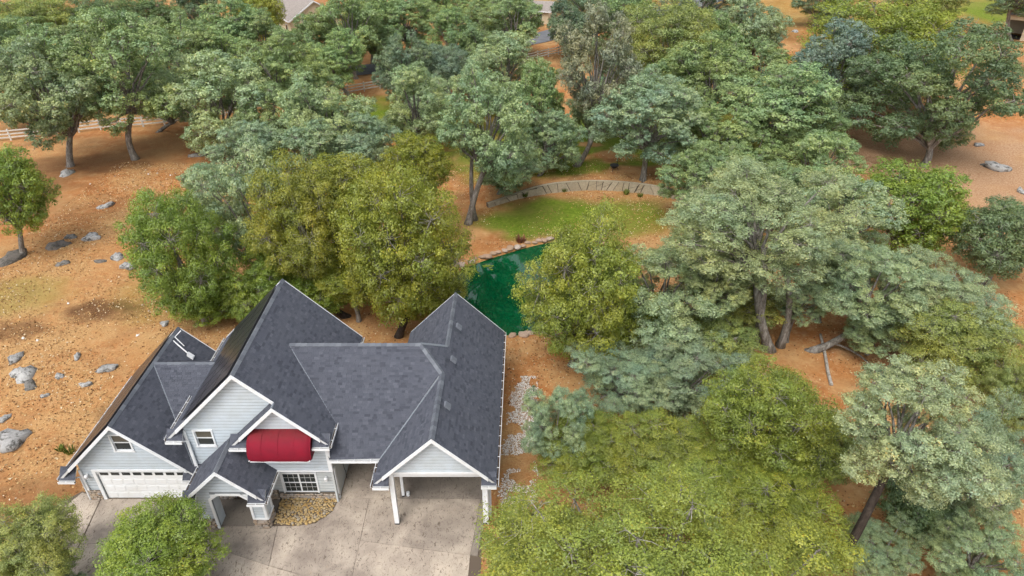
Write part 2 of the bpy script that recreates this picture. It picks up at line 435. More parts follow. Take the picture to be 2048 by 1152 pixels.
# pond
mb = MB(); pw = [(x * 1.0, y, -.28) for x, y in POND]
cx_ = sum(p[0] for p in pw) / len(pw); cy_ = sum(p[1] for p in pw) / len(pw)
pw = [(cx_ + (x - cx_) * 1.06, cy_ + (y - cy_) * 1.06, z) for x, y, z in pw]
mb.poly(pw); po = mb.build("pond_water", M['water']); tag(po, kind="structure")

# road behind the fence
rc = spline([(-140, 62, 0), (-100, 80, 0), (-72, 94, 0), (-54.5, 102, 0), (-27, 114, 0), (-12, 123, 0), (6, 139, 0), (22, 155, 0), (50, 175, 0)], 8)
mb = MB()
for a, b, in zip(rc[:-1], rc[1:]):
    d1 = Vector((-(b - a).y, (b - a).x, 0)).normalized() * 3.2
    q = []
    for p in (a - d1, b - d1, b + d1, a + d1):
        q.append((p.x, p.y, float(height(p.x, p.y)) + .06))
    mb.poly(q)
ro = mb.build("road", M['asphalt']); tag(ro, kind="structure")

# ------------------------------------------------------------------ driveway of cast slabs
dv = empty("driveway", (-8, 22, 0)); 
mb = MB(); mb.poly([(-26.5, 10, .02), (-1.6, 10, .02), (-1.55, 31, .02), (-9.6, 31, .02), (-9.6, 25.9, .02), (-24.4, 26.4, .02), (-26.2, 24.5, .02)])
o = mb.build("slab_bed", M['joint'], dv)
tag(dv, kind="structure")
def slab(pts, stain=0.0):
    n = len(pts); c = Vector((sum(p[0] for p in pts) / n, sum(p[1] for p in pts) / n, 0))
    q = []
    for p in pts:
        dx, dy = c.x - p[0], c.y - p[1]; l = math.hypot(dx, dy)
        q.append((p[0] + dx / l * .014, p[1] + dy / l * .014, .06))
    m = MB(); m.prism(q, .05, stain); return m.build("slab", M['concrete'], dv)
J1 = -8.0
slab([(J1, 23.1), (-2.15, 22.2), (-1.75, 25.85), (J1, 25.85)], .12)
slab([(J1, 10), (-2.6, 10), (-2.15, 22.2), (J1, 23.1)])
slab([(-2.15, 22.2), (-1.78, 22.15), (-1.3, 25.85), (-1.75, 25.85)], .55)
slab([(-9.62, 25.85), (-6.3, 25.85), (-6.3, 31), (-9.62, 31)], .02)
slab([(-6.3, 25.85), (-4.1, 25.85), (-4.1, 31), (-6.3, 31)], .55)
slab([(-4.1, 25.85), (-1.3, 25.85), (-1.3, 31), (-4.1, 31)], .5)
slab([(-12.6, 24.0), (-12.35, 21.6), (J1, 20.3), (J1, 25.85), (-9.62, 25.85), (-10.6, 24.2)], .1)
slab([(-12.6, 24.0), (-16.5, 24.0), (-16.2, 22.9), (-12.35, 21.6)], .3)
slab([(-12.35, 21.6), (-10.8, 10), (J1, 10), (J1, 20.3)])
slab([(-16.2, 22.9), (-18, 10), (-10.8, 10), (-12.35, 21.6)])
slab([(-16.5, 24.0), (-12.95, 24.0), (-12.95, 25.8), (-16.5, 25.8)], .75)
slab([(-23, 25.85), (-16.55, 25.85), (-16.3, 22.9), (-22.6, 22.9)], .18)
slab([(-22.6, 22.9), (-16.3, 22.9), (-18, 10), (-22.6, 10)])
slab([(-24.3, 26.3), (-23.05, 25.9), (-22.65, 22.9), (-26, 22.9)], .05)
slab([(-26, 22.9), (-22.65, 22.9), (-22.65, 10), (-26.3, 10)])

# ------------------------------------------------------------------ house
house = empty("house", (-12.5, 27, 0), "white sided house with steep charcoal shingle roofs and attached carport", "house")
def clip(poly, half):
    """clip 2d polygon by half plane (nx,ny,d): keep nx*x+ny*y<=d"""
    nx_, ny_, d = half; out = []
    for i in range(len(poly)):
        a, b = poly[i], poly[(i + 1) % len(poly)]
        sa, sb = nx_ * a[0] + ny_ * a[1] - d, nx_ * b[0] + ny_ * b[1] - d
        if sa <= 0: out.append(a)
        if (sa < 0 < sb) or (sb < 0 < sa):
            t = sa / (sa - sb); out.append((a[0] + t * (b[0] - a[0]), a[1] + t * (b[1] - a[1])))
    return out
SHINGLES = []   # (size in picture, roof object, top polygon 3d, base polygon 3d, tone)
def roof_plane(pts, roofname="roof", thick=.16, seen=True, jitter=.0):
    pts = [Vector(p) for p in pts]
    mbd = MB(); mbd.prism([(p.x, p.y, p.z - .005) for p in pts], thick)
    deck = mbd.build(roofname, M['soffit'], house)
    deck.data.materials.append(M['shingle']); deck.data.polygons[0].material_index = 1; deck.data.polygons[1].material_index = 0
    if not seen: return deck
    n = (pts[1] - pts[0]).cross(pts[2] - pts[0])
    if n.z < 0: n = -n; pts = pts[::-1]
    n.normalize()
    vdir = (Vector((0, 0, 1)) - n * n.z).normalized(); udir = vdir.cross(n)
    o = pts[0]
    P2 = [((p - o).dot(udir), (p - o).dot(vdir)) for p in pts]
    area = sum(P2[i][0] * P2[(i + 1) % len(P2)][1] - P2[(i + 1) % len(P2)][0] * P2[i][1] for i in range(len(P2)))
    if area < 0: P2 = P2[::-1]
    halves = []
    for i in range(len(P2)):
        a, b = P2[i], P2[(i + 1) % len(P2)]
        ex, ey = b[0] - a[0], b[1] - a[1]; L = math.hypot(ex, ey)
        if L < 1e-6: continue
        nx_, ny_ = ey / L, -ex / L; halves.append((nx_, ny_, nx_ * a[0] + ny_ * a[1]))
    u0 = min(p[0] for p in P2); u1 = max(p[0] for p in P2); v0 = min(p[1] for p in P2); v1 = max(p[1] for p in P2)
    E_ = .14; row = 0; vv = v0
    rr = random.Random(int(abs(o.x * 100 + o.y * 7)))
    while vv < v1:
        u = u0 - rr.random() * .3
        while u < u1:
            wd = rr.choice((.17, .22, .27, .31)); q = [(u, vv), (u + wd - .008, vv), (u + wd - .008, vv + E_), (u, vv + E_)]
            for h in halves:
                q = clip(q, h)
                if len(q) < 3: break
            u += wd
            if len(q) < 3: continue
            butt = .020 + rr.random() * .010; tone = rr.random()
            top = [o + udir * a + vdir * b + n * (butt - (butt - .005) * (b - vv) / E_) for a, b in q]
            bot = [o + udir * a + vdir * b for a, b in q]
            c = top[0]; full = (len(q) == 4)
            view = (Vector((0, 0, CAM_H)) - c); fac = max(0, view.normalized().dot(n)) / view.length ** 2
            SHINGLES.append(((wd * E_ * fac if full else 0), deck, top, bot, tone))
        vv += E_; row += 1
    return deck
def rake(a, b, w_=.2, t=.05, name="rake_board"):
    """white barge board along the edge from a to b"""
    m = MB(); a = Vector(a); b = Vector(b)
    m.hull8([a + Vector((0, -t, -w_)), b + Vector((0, -t, -w_)), b + Vector((0, .0, -w_)), a + Vector((0, .0, -w_)), a + Vector((0, -t, .035)), b + Vector((0, -t, .035)), b + Vector((0, 0, .035)), a + Vector((0, 0, .035))])
    return m.build(name, M['trim'], house)
def gutter(a, b, out, name="gutter"):
    """open white gutter along a->b, out = outward unit direction"""
    a = Vector(a); b = Vector(b); o_ = Vector(out); u = Vector((0, 0, 1)); m = MB()
    def bar(o0, o1, z0, z1):
        m.hull8([a + o_ * o0 + u * z0, b + o_ * o0 + u * z0, b + o_ * o1 + u * z0, a + o_ * o1 + u * z0, a + o_ * o0 + u * z1, b + o_ * o0 + u * z1, b + o_ * o1 + u * z1, a + o_ * o1 + u * z1])
    bar(0, .012, -.13, -.0); bar(.012, .11, -.13, -.115); bar(.11, .13, -.13, .02)
    g = m.build(name, M['trim'], house)
    m2 = MB(); L = (b - a).length; d = (b - a).normalized(); nn = max(1, int(L / .75))
    md = MB()
    md.hull8([a + o_ * .014 + u * -.112, b + o_ * .014 + u * -.112, b + o_ * .108 + u * -.112, a + o_ * .108 + u * -.112, a + o_ * .014 + u * -.06, b + o_ * .014 + u * -.06, b + o_ * .108 + u * -.06, a + o_ * .108 + u * -.06])
    md.build("gutter_debris", M['wood_dark'], g)
    for i in range(nn):
        p = a + d * (L * (i + .5) / nn)
        h_ = MB(); h_.beam(p + o_ * -.03 + u * .03, p + o_ * .13 + u * .03, .035, .012); h_.build("gutter_hanger", M['trim'], g)
    return g
def line_strip(a, b, wd, mat, name, lift=.03):
    m = MB(); m.tube([Vector(a) + Vector((0, 0, lift)), Vector(b) + Vector((0, 0, lift))], wd, 5); return m.build(name, M[mat], house)
def ridge_caps(a, b, wd=.17, step=.22, name="ridge_cap", tone=.5):
    a = Vector(a); b = Vector(b); L = (b - a).length; d = (b - a) / L; s_ = d.cross(Vector((0, 0, 1))).normalized(); n = max(1, int(L / step))
    for i in range(n):
        p0 = a + d * (L * i / n); p1 = a + d * (L * (i + 1.12) / n); m = MB(); t = random.random()
        z0, z1 = Vector((0, 0, .075)), Vector((0, 0, .045)); dr = Vector((0, 0, -.11))
        q = [p0 + s_ * wd + dr + z0 * .6, p0 + z0, p0 - s_ * wd + dr + z0 * .6, p1 - s_ * wd + dr + z1 * .6, p1 + z1, p1 + s_ * wd + dr + z1 * .6]
        m.poly([q[0], q[1], q[4], q[5]], t); m.poly([q[1], q[2], q[3], q[4]], t)
        dn = Vector((0, 0, -.03)); m.poly([q[0], q[0] + dn, q[1] + dn, q[1]], t); m.poly([q[1], q[1] + dn, q[2] + dn, q[2]], t)
        m.build(name, M['roof_cap'], house)

# ---- roofs. garage wing
GXR, GZR = -20.55, 5.95
ge = lambda x, y: (x, y, GZR - abs(x - GXR))
GF, GB, GJ = 25.45, 34.05, 30.6
roof_plane([ge(GXR, GF), ge(-16.88, GF), ge(GXR, GJ)])
roof_plane([ge(GXR, GJ), ge(-18.1, GB), ge(GXR, GB)])
roof_plane([ge(GXR, GF), ge(GXR, GB), ge(-24.42, GB), ge(-24.42, GF)], seen=False)
cz = lambda x, y: (x, y, GZR - .71 * abs(y - GJ))
roof_plane([cz(GXR, GJ), cz(-17.2, 25.92), cz(-16.6, 25.92), cz(-16.6, GJ)])
roof_plane([cz(GXR, GJ), cz(-16.6, GJ), cz(-16.6, GB), cz(-18.1, GB)], seen=False)
# main
MXR, MZR = -13.66, 9.16
me_ = lambda x, y: (x, y, MZR - abs(x - MXR))
MF, MBk, SF = 25.64, 34.45, 25.2
SX = -11.9
roof_plane([me_(MXR, MF), me_(SX, MF), me_(SX, MBk), me_(MXR, MBk)])
roof_plane([me_(SX, SF), me_(-9.4, SF), me_(-9.4, 26.8), me_(SX, 29.55)])
roof_plane([me_(SX, 30.35), me_(-9.4, 33.1), me_(-9.4, MBk), me_(SX, MBk)])
roof_plane([me_(MXR, MF), me_(MXR, MBk), me_(-17.97, MBk), me_(-17.97, MF)], seen=False)
sz = lambda x, y: (x, y, MZR - abs(SX - MXR) - abs(x - SX))
roof_plane([sz(SX, SF), sz(SX, 25.98), sz(-14.5, 25.98), sz(-14.5, SF)])
# porch
PXR, PZR, PF = -14.72, 4.75, 23.5
pz = lambda x, y: (x, y, PZR - abs(x - PXR))
roof_plane([pz(PXR, PF), pz(-12.6, PF), pz(-12.6, 25.88), pz(PXR, 25.98)])
roof_plane([pz(PXR, PF), pz(PXR, 25.98), pz(-16.9, 25.98), pz(-16.9, PF)])
# middle wing
MM, MY, MZ = .92, 29.95, 7.8
mz = lambda x, y: (x, y, MZ - MM * abs(y - MY))
roof_plane([mz(-12.3, MY), mz(-5.0, MY), mz(-3.9, 28.75), mz(-6.95, 25.45), mz(-9.62, 25.4)])
roof_plane([mz(-12.3, MY), mz(-5.0, MY), mz(-3.9, 31.15), mz(-6.95, 34.4), mz(-9.4, 34.4), mz(-9.4, 33.1)], seen=False)
# carport wing (slightly turned)
CXR, CZR, CF, CB = -3.9, 6.7, 23.8, 36.75
sh = lambda x, y: x + .022 * (y - CF)
cw = lambda x, y: (sh(x, y), y, CZR - abs(x - CXR))
roof_plane([cw(CXR, CF), cw(CXR, 28.75), cw(-7.05, 25.35), cw(-7.05, CF)])
roof_plane([cw(CXR, CF), cw(-.8, CF), cw(-.8, CB), cw(CXR, CB)])
roof_plane([(sh(CXR, 28.75), 28.75, CZR), (sh(CXR, 31.15), 31.15, CZR), (-5.0, MY, MZ)])
roof_plane([cw(CXR, 31.15), cw(CXR, CB), cw(-7.05, CB), cw(-7.05, 34.5)])
# eave returns (small south facing slopes at the gable corners)
def ret(x0, x1, yf, yb, z0, z1):
    roof_plane([(x0, yf, z0), (x1, yf, z0), (x1, yb, z1), (x0, yb, z1)], thick=.1)
    gutter((x0 - .02, yf, z0 - .02), (x1 + .02, yf, z0 - .02), (0, -1, 0))
ret(-24.40, -23.55, 25.38, 25.88, 2.06, 2.62)
ret(-17.75, -16.72, 25.38, 25.88, 2.06, 2.62)
ret(-17.95, -17.12, 25.56, 25.98, 4.84, 5.3)
ret(-14.52, -13.62, 25.12, 25.6, 4.78, 5.3); ret(-10.3, -9.38, 25.12, 25.6, 4.84, 5.36)
ret(-16.88, -16.2, 23.42, 23.9, 2.56, 3.0); ret(-13.5, -12.62, 23.42, 23.9, 2.6, 3.1)
ret(-7.05, -6.25, 23.72, 24.18, 3.5, 4.0); ret(-1.55, -.8, 23.72, 24.18, 3.56, 4.06)
# rakes
def gable_rakes(fn, xr, y, xl, xrr):
    z = Vector((0, 0, 0.0))
    rake(Vector(fn(xr, y)), Vector(fn(xl, y))); rake(Vector(fn(xr, y)), Vector(fn(xrr, y)))
gable_rakes(ge, GXR, GF, -23.68, -17.4); gable_rakes(me_, MXR, MF, -17.35, SX)
gable_rakes(sz, SX, SF, -13.95, -9.82); gable_rakes(pz, PXR, PF, -16.4, -13.0); gable_rakes(cw, CXR, CF, -6.55, -1.2)
for fn, xr, y, xl, xrr in ((ge, GXR, GB, -24.4, -18.1), (me_, MXR, MBk, -17.95, -9.4), (cw, CXR, CB, -7, -.8)):
    for xe in (xl, xrr):
        a, b = Vector(fn(xr, y)), Vector(fn(xe, y)); rake(a + Vector((0, .052, 0)), b + Vector((0, .052, 0)))
# eave gutters
gutter(me_(-9.4, SF - .1), me_(-9.4, 26.8), (1, 0, 0)); gutter(me_(-9.4, 33.2), me_(-9.4, MBk), (1, 0, 0))
gutter(me_(-17.97, MF), me_(-17.97, MBk), (-1, 0, 0)); gutter(ge(-24.42, GF), ge(-24.42, GB), (-1, 0, 0))
gutter(pz(-12.6, PF - .1), pz(-12.6, 25.85), (1, 0, 0)); gutter(pz(-16.9, PF - .1), pz(-16.9, 25.9), (-1, 0, 0))
gutter(mz(-9.6, 25.4), mz(-7.0, 25.4), (0, -1, 0))
gutter(cw(-.8, CF - .1), cw(-.8, CB), (1, 0, 0)); gutter(cw(-7.05, CF - .1), cw(-7.05, 25.3), (-1, 0, 0))
# ridges, hips, valleys
up = lambda p, z=.02: (p[0], p[1], p[2] + z)
ridge_caps(up(cw(CXR, CF)), up(cw(CXR, 28.75)), .16, .3)
ridge_caps((sh(CXR, 28.75), 28.75, CZR + .02), (-5.0, MY, MZ + .02), .16, .3)
ridge_caps(mz(-5.0, MY), mz(-12.2, MY), .13, .3); ridge_caps(cw(CXR, 31.2), cw(CXR, CB), .13, .4)
ridge_caps(me_(MXR, MF), me_(MXR, MBk), .13, .4); ridge_caps(ge(GXR, GF), ge(GXR, GB), .13, .4)
ridge_caps(cz(-20.5, GJ), cz(-16.9, GJ), .13, .4); ridge_caps(pz(PXR, PF), pz(PXR, 25.95), .13, .4)
for a, b, wd in ((cw(CXR, 28.75), (sh(-6.95, 25.45), 25.45, 3.66), .06), ((-5.0, MY, MZ), cw(CXR, 31.15), .09), (cw(CXR, 31.15), cw(-7, 34.5), .06), (me_(SX, 29.5), me_(-9.42, 26.85), .04), ((-12.25, MY, 7.75), me_(SX, 29.5), .04), (ge(GXR, GJ), ge(-17.25, 25.95), .045), (sz(SX, SF), sz(SX, 25.6), .06)):
    line_strip(a, b, wd, 'valley_metal', "valley_flashing", .0)

# shingles: the largest in the picture one by one, the rest joined per roof slope
SHINGLES.sort(key=lambda t: -t[0])
def shingle_into(m, top, bot, tone):
    n = len(top); i = len(m.v); m.v += [tuple(p) for p in top] + [tuple(p) for p in bot]
    m.f.append(tuple(i + k for k in range(n))); m.r.append(tone)
    for k in range(n):
        l = (k + 1) % n; m.f.append((i + k, i + n + k, i + n + l, i + l)); m.r.append(tone)
for t in SHINGLES[:300]:
    m = MB(); shingle_into(m, t[2], t[3], t[4]); m.build("shingle", M['shingle'], t[1])
rest = MB()
for t in SHINGLES[300:]: shingle_into(rest, t[2], t[3], t[4])
tag(rest.build("shingle_field", M['shingle'], house), kind="stuff")

# ---- walls with lapped boards
def interval(poly, z):
    xs = []
    for i in range(len(poly)):
        (a, za), (b, zb) = poly[i], poly[(i + 1) % len(poly)]
        if (za - z) * (zb - z) <= 0 and abs(za - zb) > 1e-9: xs.append(a + (b - a) * (z - za) / (zb - za))
    return (min(xs), max(xs)) if len(xs) >= 2 else None
def wall(o, u, n, poly, openings=(), mat='siding', ex=.215, boards=True, z_from=None, name="wall"):
    """o origin (x,y) u,n 2d unit vectors; poly list of (u,z)"""
    o = Vector((*o, 0)); u = Vector((*u, 0)); n = Vector((*n, 0)); Z = Vector((0, 0, 1))
    P = lambda a, z, d: o + u * a + Z * z + n * d
    core = MB(); us = sorted({p[0] for p in poly} | {q for op in openings for q in op[:2]})
    fr = [P(a, z, 0) for a, z in poly]; 
    if not openings:
        m = len(poly); i = 0; core.v += [tuple(P(a, z, 0)) for a, z in poly] + [tuple(P(a, z, -.1)) for a, z in poly]
        core.f.append(tuple(range(m))); core.f.append(tuple(m + k for k in reversed(range(m)))); core.r += [.5, .5]
        for k in range(m):
            l = (k + 1) % m; core.f.append((k, m + k, m + l, l)); core.r.append(.5)
    else:
        zs = sorted({p[1] for p in poly} | {q for op in openings for q in op[2:]})
        for z0, z1 in zip(zs[:-1], zs[1:]):
            A, B = interval(poly, z0 + 1e-4), interval(poly, z1 - 1e-4)
            if not A or not B: continue
            segs = split(A, B, [op for op in openings if op[2] < z1 - 1e-4 and op[3] > z0 + 1e-4])
            for (a0, a1, b0, b1) in segs:
                core.hull8([P(a0, z0, 0), P(a1, z0, 0), P(a1, z0, -.1), P(a0, z0, -.1), P(b0, z1, 0), P(b1, z1, 0), P(b1, z1, -.1), P(b0, z1, -.1)])
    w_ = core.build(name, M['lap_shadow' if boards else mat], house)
    if boards:
        zmin = min(p[1] for p in poly) if z_from is None else z_from; zmax = max(p[1] for p in poly); z = zmin
        while z < zmax - .02:
            z1 = min(z + ex, zmax - .003)
            A, B = interval(poly, z + 1e-4), interval(poly, z1)
            if A and B:
                for (a0, a1, b0, b1) in split(A, B, [op for op in openings if op[2] < z1 - .01 and op[3] > z + .01]):
                    if a1 - a0 < .02: continue
                    m = MB(); zb = z + .031; m.hull8([P(a0, zb, .016), P(a1, zb, .016), P(a1, zb, .002), P(a0, zb, .002), P(b0, z1, .013), P(b1, z1, .013), P(b1, z1, .002), P(b0, z1, .002)])
                    m.build("siding_board", M[mat], w_)
            z += ex
    return w_
def split(A, B, ops):
    segs = [(A[0], A[1], B[0], B[1])]
    for op in ops:
        new = []
        for (a0, a1, b0, b1) in segs:
            if op[1] <= min(a0, b0) or op[0] >= max(a1, b1): new.append((a0, a1, b0, b1)); continue
            if op[0] > max(a0, b0): new.append((a0, op[0], b0, op[0]))
            if op[1] < min(a1, b1): new.append((op[1], a1, op[1], b1))
        segs = new
    return segs
EXF = ((1, 0), (0, -1))
g_top = lambda x: GZR - abs(x - GXR) - .2
wall((0, 25.9), *EXF, [(-23.45, 0), (-16.95, 0), (-16.95, g_top(-16.95)), (GXR, g_top(GXR)), (-23.45, g_top(-23.45))], [(-22.62, -17.74, 0, 2.2), (-21.02, -20.12, 3.8, 4.92)])
wall((0, 26.0), *EXF, [(-17.1, 1.5), (-9.75, 1.5), (-9.75, 4.9), (MXR, 8.92), (-17.1, 5.5)], [(-16.6, -15.72, 4.07, 5.14)])
wall((0, 25.6), *EXF, [(-14.1, 2.62), (-9.72, 2.62), (-9.72, 5.0), (SX, 7.18), (-14.1, 5.0)])
wall((-14.1, 0), (0, 1), (-1, 0), [(25.62, 2.62), (25.99, 2.62), (25.99, 5.0), (25.62, 5.0)], boards=False)
wall((0, 25.9), *EXF, [(-16.3, 0), (-9.66, 0), (-9.66, 2.6), (-16.3, 2.6)], [(-12.58, -10.76, .56, 2.06), (-15.4, -14.4, 0.04, 2.1)], mat='grey_wall', z_from=.62)
wall((-9.65, 0), (0, 1), (1, 0), [(25.62, 0), (31.2, 0), (31.2, 4.6), (25.62, 4.6)], mat='grey_wall', boards=False)
m = MB(); m.box(-14.05, -9.7, 25.6, 25.89, 2.5, 2.61); m.build("bay_soffit", M['soffit'], house)
wall((0, 23.95), *EXF, [(-16.5, 0), (-12.95, 0), (-12.95, 2.7), (PXR, 4.5), (-16.5, 2.75)], [(-15.62, -13.7, 0, 2.62)])
wall((0, 24.2), *EXF, [(sh(-6.45, 24.2), 4.0), (sh(-1.32, 24.2), 4.0), (sh(CXR, 24.2), 6.5)])
wall((0, 31.2), *EXF, [(-9.6, 0), (-1.1, 0), (-1.1, 3.5), (-9.6, 3.5)], mat='grey_wall', boards=False)
wall((-1.05, 0), (0, 1), (1, 0), [(31.2, 0), (36.4, 0), (36.4, 3.5), (31.2, 3.5)])
for x0, x1, y in ((-23.4, -17.2, 33.9), (-17.1, -9.6, 34.3), (-6.9, -1.0, 36.5)):
    m = MB(); m.box(x0, x1, y, y + .1, 0, 3.0); m.build("wall", M['siding'], house)
for x, y0, y1, zt in ((-23.45, 25.95, 33.9, 2.6), (-17.1, 26.05, 34.3, 5.2)):
    m = MB(); m.box(x - .05, x + .05, y0, y1, 0, zt); m.build("wall", M['siding'], house)
# corner boards and trims
def trim(x0, x1, y0, y1, z0, z1, mat='trim', name="trim_board"):
    m = MB(); m.box(x0, x1, y0, y1, z0, z1); return m.build(name, M[mat], house)
trim(-23.52, -23.38, 25.80, 25.86, .78, 2.35); trim(-17.16, -17.02, 25.90, 25.96, 2.3, 5.2)
trim(-9.80, -9.66, 25.50, 25.56, 2.6, 4.8); trim(-9.66, -9.6, 25.5, 25.64, 2.6, 4.75); trim(-14.0, -9.66, 25.52, 25.565, 2.56, 2.66)
trim(-9.78, -9.6, 25.8, 25.86, .55, 2.55); trim(-9.648, -9.6, 25.86, 26.0, .05, 2.55)
trim(-6.5, -1.3, 24.12, 24.165, 3.92, 4.06); trim(-6.4, -1.3, 24.165, 24.4, 3.7, 3.98, 'soffit', 'beam')
trim(-6.2, -5.95, 24.4, 31, 3.65, 3.95, 'soffit', 'beam'); trim(-1.4, -1.2, 24.4, 31, 3.4, 3.65, 'soffit', 'beam')
# posts
def post(x, y, s_, zt):
    m = MB(); m.box(x - s_, x + s_, y - s_, y + s_, .1, zt); p_ = m.build("post", M['trim'], house)
    m = MB(); m.box(x - s_ * 1.05, x + s_ * 1.05, y - s_ * 1.05, y + s_ * 1.05, .06, .16); m.build("post_shoe", M['dark_metal'], p_)
post(-6.18, 24.22, .12, 3.92); post(-1.42, 24.25, .12, 3.92); post(-6.1, 26.05, .075, 3.9); post(-1.2, 24.75, .09, 3.5); post(-1.2, 28, .09, 3.5)
m = MB(); m.tube([(-5.85, 26.1, .06), (-5.85, 26.1, .3)], .1, 10); m.build("pipe_stub", M['trim'], house)
# windows
def window(x0, x1, z0, z1, y, cols=1, rows=0, blind=False, sashes=2):
    wd = MB(); f = .085
    for a in ((x0 - f, x1 + f, z1, z1 + f), (x0 - f - .03, x1 + f + .03, z0 - f, z0), (x0 - f, x0, z0, z1), (x1, x1 + f, z0, z1)):
        wd.box(a[0], a[1], y - .07, y + .0, a[2], a[3])
    win = wd.build("window", M['trim'], house); W = (x1 - x0) / cols
    for c_ in range(cols):
        a, b = x0 + c_ * W, x0 + (c_ + 1) * W; mid = (z0 + z1) / 2
        for s_, (q0, q1) in enumerate(((mid, z1), (z0, mid))):
            m = MB(); yy = y + (.02 if s_ == 0 else .045); m.poly([(a, yy, q0), (b, yy, q0), (b, yy, q1), (a, yy, q1)])
            m.build("pane", M['glass_tint' if (blind and s_ == 0) else 'glass_dark'], win)
            fr = MB(); e = .035
            for k_ in ((a, b, q0, q0 + e), (a, b, q1 - e, q1), (a, a + e, q0 + e, q1 - e), (b - e, b, q0 + e, q1 - e)):
                fr.box(k_[0], k_[1], yy - .035, yy - .002, k_[2], k_[3])
            fr.build("sash", M['trim'], win)
            if rows:
                for j in range(1, 3):
                    mm = MB(); xx = a + (b - a) * j / 3; mm.box(xx - .0045, xx + .0045, yy - .014, yy - .003, q0 + e, q1 - e); mm.build("muntin", M['trim'], win)
                for j in range(1, rows):
                    mm = MB(); zz = q0 + (q1 - q0) * j / rows; mm.box(a + e, b - e, yy - .013, yy - .0035, zz - .0045, zz + .0045); mm.build("muntin", M['trim'], win)
    return win
window(-21.02, -20.12, 3.8, 4.92, 25.9, blind=True); window(-16.6, -15.72, 4.07, 5.14, 26.0, blind=True)
window(-12.58, -10.76, .56, 2.06, 25.9, cols=2, rows=2)
# garage door: sections with raised panels and a row of small panes
gd = MB(); gd.box(-22.6, -17.76, 25.93, 25.97, .06, 2.2); gdo = gd.build("garage_door", M['door_white'], house)
for r0 in range(4):
    z0 = .08 + r0 * .53
    m = MB(); m.box(-22.59, -17.77, 25.905, 25.928, z0, z0 + .515); s_ = m.build("door_section", M['door_white'], gdo)
    for c_ in range(8):
        xa = -22.53 + c_ * .6
        m = MB()
        if r0 == 3: m.box(xa + .06, xa + .5, 25.889, 25.903, z0 + .24, z0 + .44); m.build("door_pane", M['glass_dark'], gdo)
        else: m.box(xa + .04, xa + .52, 25.89, 25.904, z0 + .09, z0 + .43); m.build("door_panel", M['door_white'], gdo)
trim(-22.8, -22.62, 25.8, 25.86, .06, 2.25); trim(-17.74, -17.56, 25.8, 25.86, .06, 2.25); trim(-22.8, -17.56, 25.8, 25.862, 2.25, 2.4)
# chamfer braces at garage and porch openings
def brace(pts, y0, y1, name="opening_trim"):
    m = MB(); i = 0
    m.v += [(x, y0, z) for x, z in pts] + [(x, y1, z) for x, z in pts]; n = len(pts)
    m.f += [tuple(range(n)), tuple(n + k for k in reversed(range(n)))] + [(k, n + k, n + (k + 1) % n, (k + 1) % n) for k in range(n)]; m.r += [.5] * (n + 2)
    return m.build(name, M['trim'], house)
brace([(-15.62, 2.25), (-15.25, 2.62), (-15.62, 2.62)], 23.93, 24.05); brace([(-13.7, 2.62), (-14.07, 2.62), (-13.7, 2.25)], 23.93, 24.05)
brace([(-22.62, 1.95), (-22.4, 2.2), (-22.62, 2.2)], 25.87, 25.9)
for pts in ([(-15.74, .06), (-15.6, .06), (-15.6, 2.27), (-15.74, 2.33)], [(-15.74, 2.33), (-15.6, 2.27), (-15.22, 2.6), (-15.28, 2.73)], [(-15.28, 2.73), (-15.22, 2.6), (-14.1, 2.6), (-14.04, 2.73)], [(-14.04, 2.73), (-14.1, 2.6), (-13.72, 2.27), (-13.58, 2.33)], [(-13.72, .8), (-13.6, .8), (-13.58, 2.33), (-13.72, 2.27)]):
    brace(pts, 23.86, 23.91)
# porch piers (boxes behind the front wall)
for x0, x1 in ((-16.5, -15.62), (-13.7, -12.95)):
    m = MB(); m.box(x0 + .005, x1 - .005, 23.96, 24.7, 0, 2.62); m.build("pier", M['siding'], house)
trim(-12.95, -12.9, 23.88, 24.02, .8, 2.5); trim(-12.95, -12.9, 24.6, 24.74, .8, 2.5); trim(-13.7, -12.88, 23.85, 23.915, .76, .86); trim(-13.05, -12.93, 23.86, 23.912, .86, 2.6)
trim(-12.94, -12.86, 23.9, 24.74, .76, .84)
# front door in the porch, wall lamps, meter, downspouts
m = MB(); m.box(-15.38, -14.42, 25.86, 25.9, .06, 2.08); m.build("front_door", M['wood_dark'], house)
def wall_lamp(x, y, z):
    m = MB(); m.box(x - .06, x + .06, y - .03, y, z - .12, z + .12); l_ = m.build("wall_lamp", M['trim'], house)
    m = MB(); m.tube([(x, y - .14, z - .14), (x, y - .14, z - .08), (x, y - .14, z + .08), (x, y - .14, z + .16)], [.05, .09, .11, .02], 8); m.build("lamp_shade", M['trim'], l_)
wall_lamp(-23.15, 25.86, 1.95); wall_lamp(-10.15, 25.86, 1.75)
m = MB(); m.tube([(-9.58, 27.1, 1.9), (-9.58, 27.1, 2.25)], .11, 10); mt_ = m.build("cable_reel", M['dark_metal'], house)
m = MB(); m.tube([(-9.55, 27.1, 1.9), (-9.54, 27.15, 1.2), (-9.55, 27.35, .6), (-9.54, 27.3, .1)], .018, 5); m.build("hanging_cord", M['dark_metal'], mt_)
def downspout(pts):
    m = MB(); m.tube(pts, .045, 6); m.build("downspout", M['trim'], house)
downspout([(-23.9, 25.5, 2.0), (-23.55, 25.78, 1.9), (-23.55, 25.78, .1)])
downspout([(-17.5, 25.6, 4.75), (-17.0, 25.86, 4.5), (-16.97, 25.86, 2.5), (-17.2, 25.6, 2.45), (-17.6, 25.5, 2.6)])
downspout([(-9.55, 25.3, 4.7), (-9.62, 25.5, 4.4), (-9.62, 25.5, 2.7)])
downspout([(-1.3, 23.95, 3.4), (-1.28, 24.1, 3.2), (-1.28, 24.1, .1)])
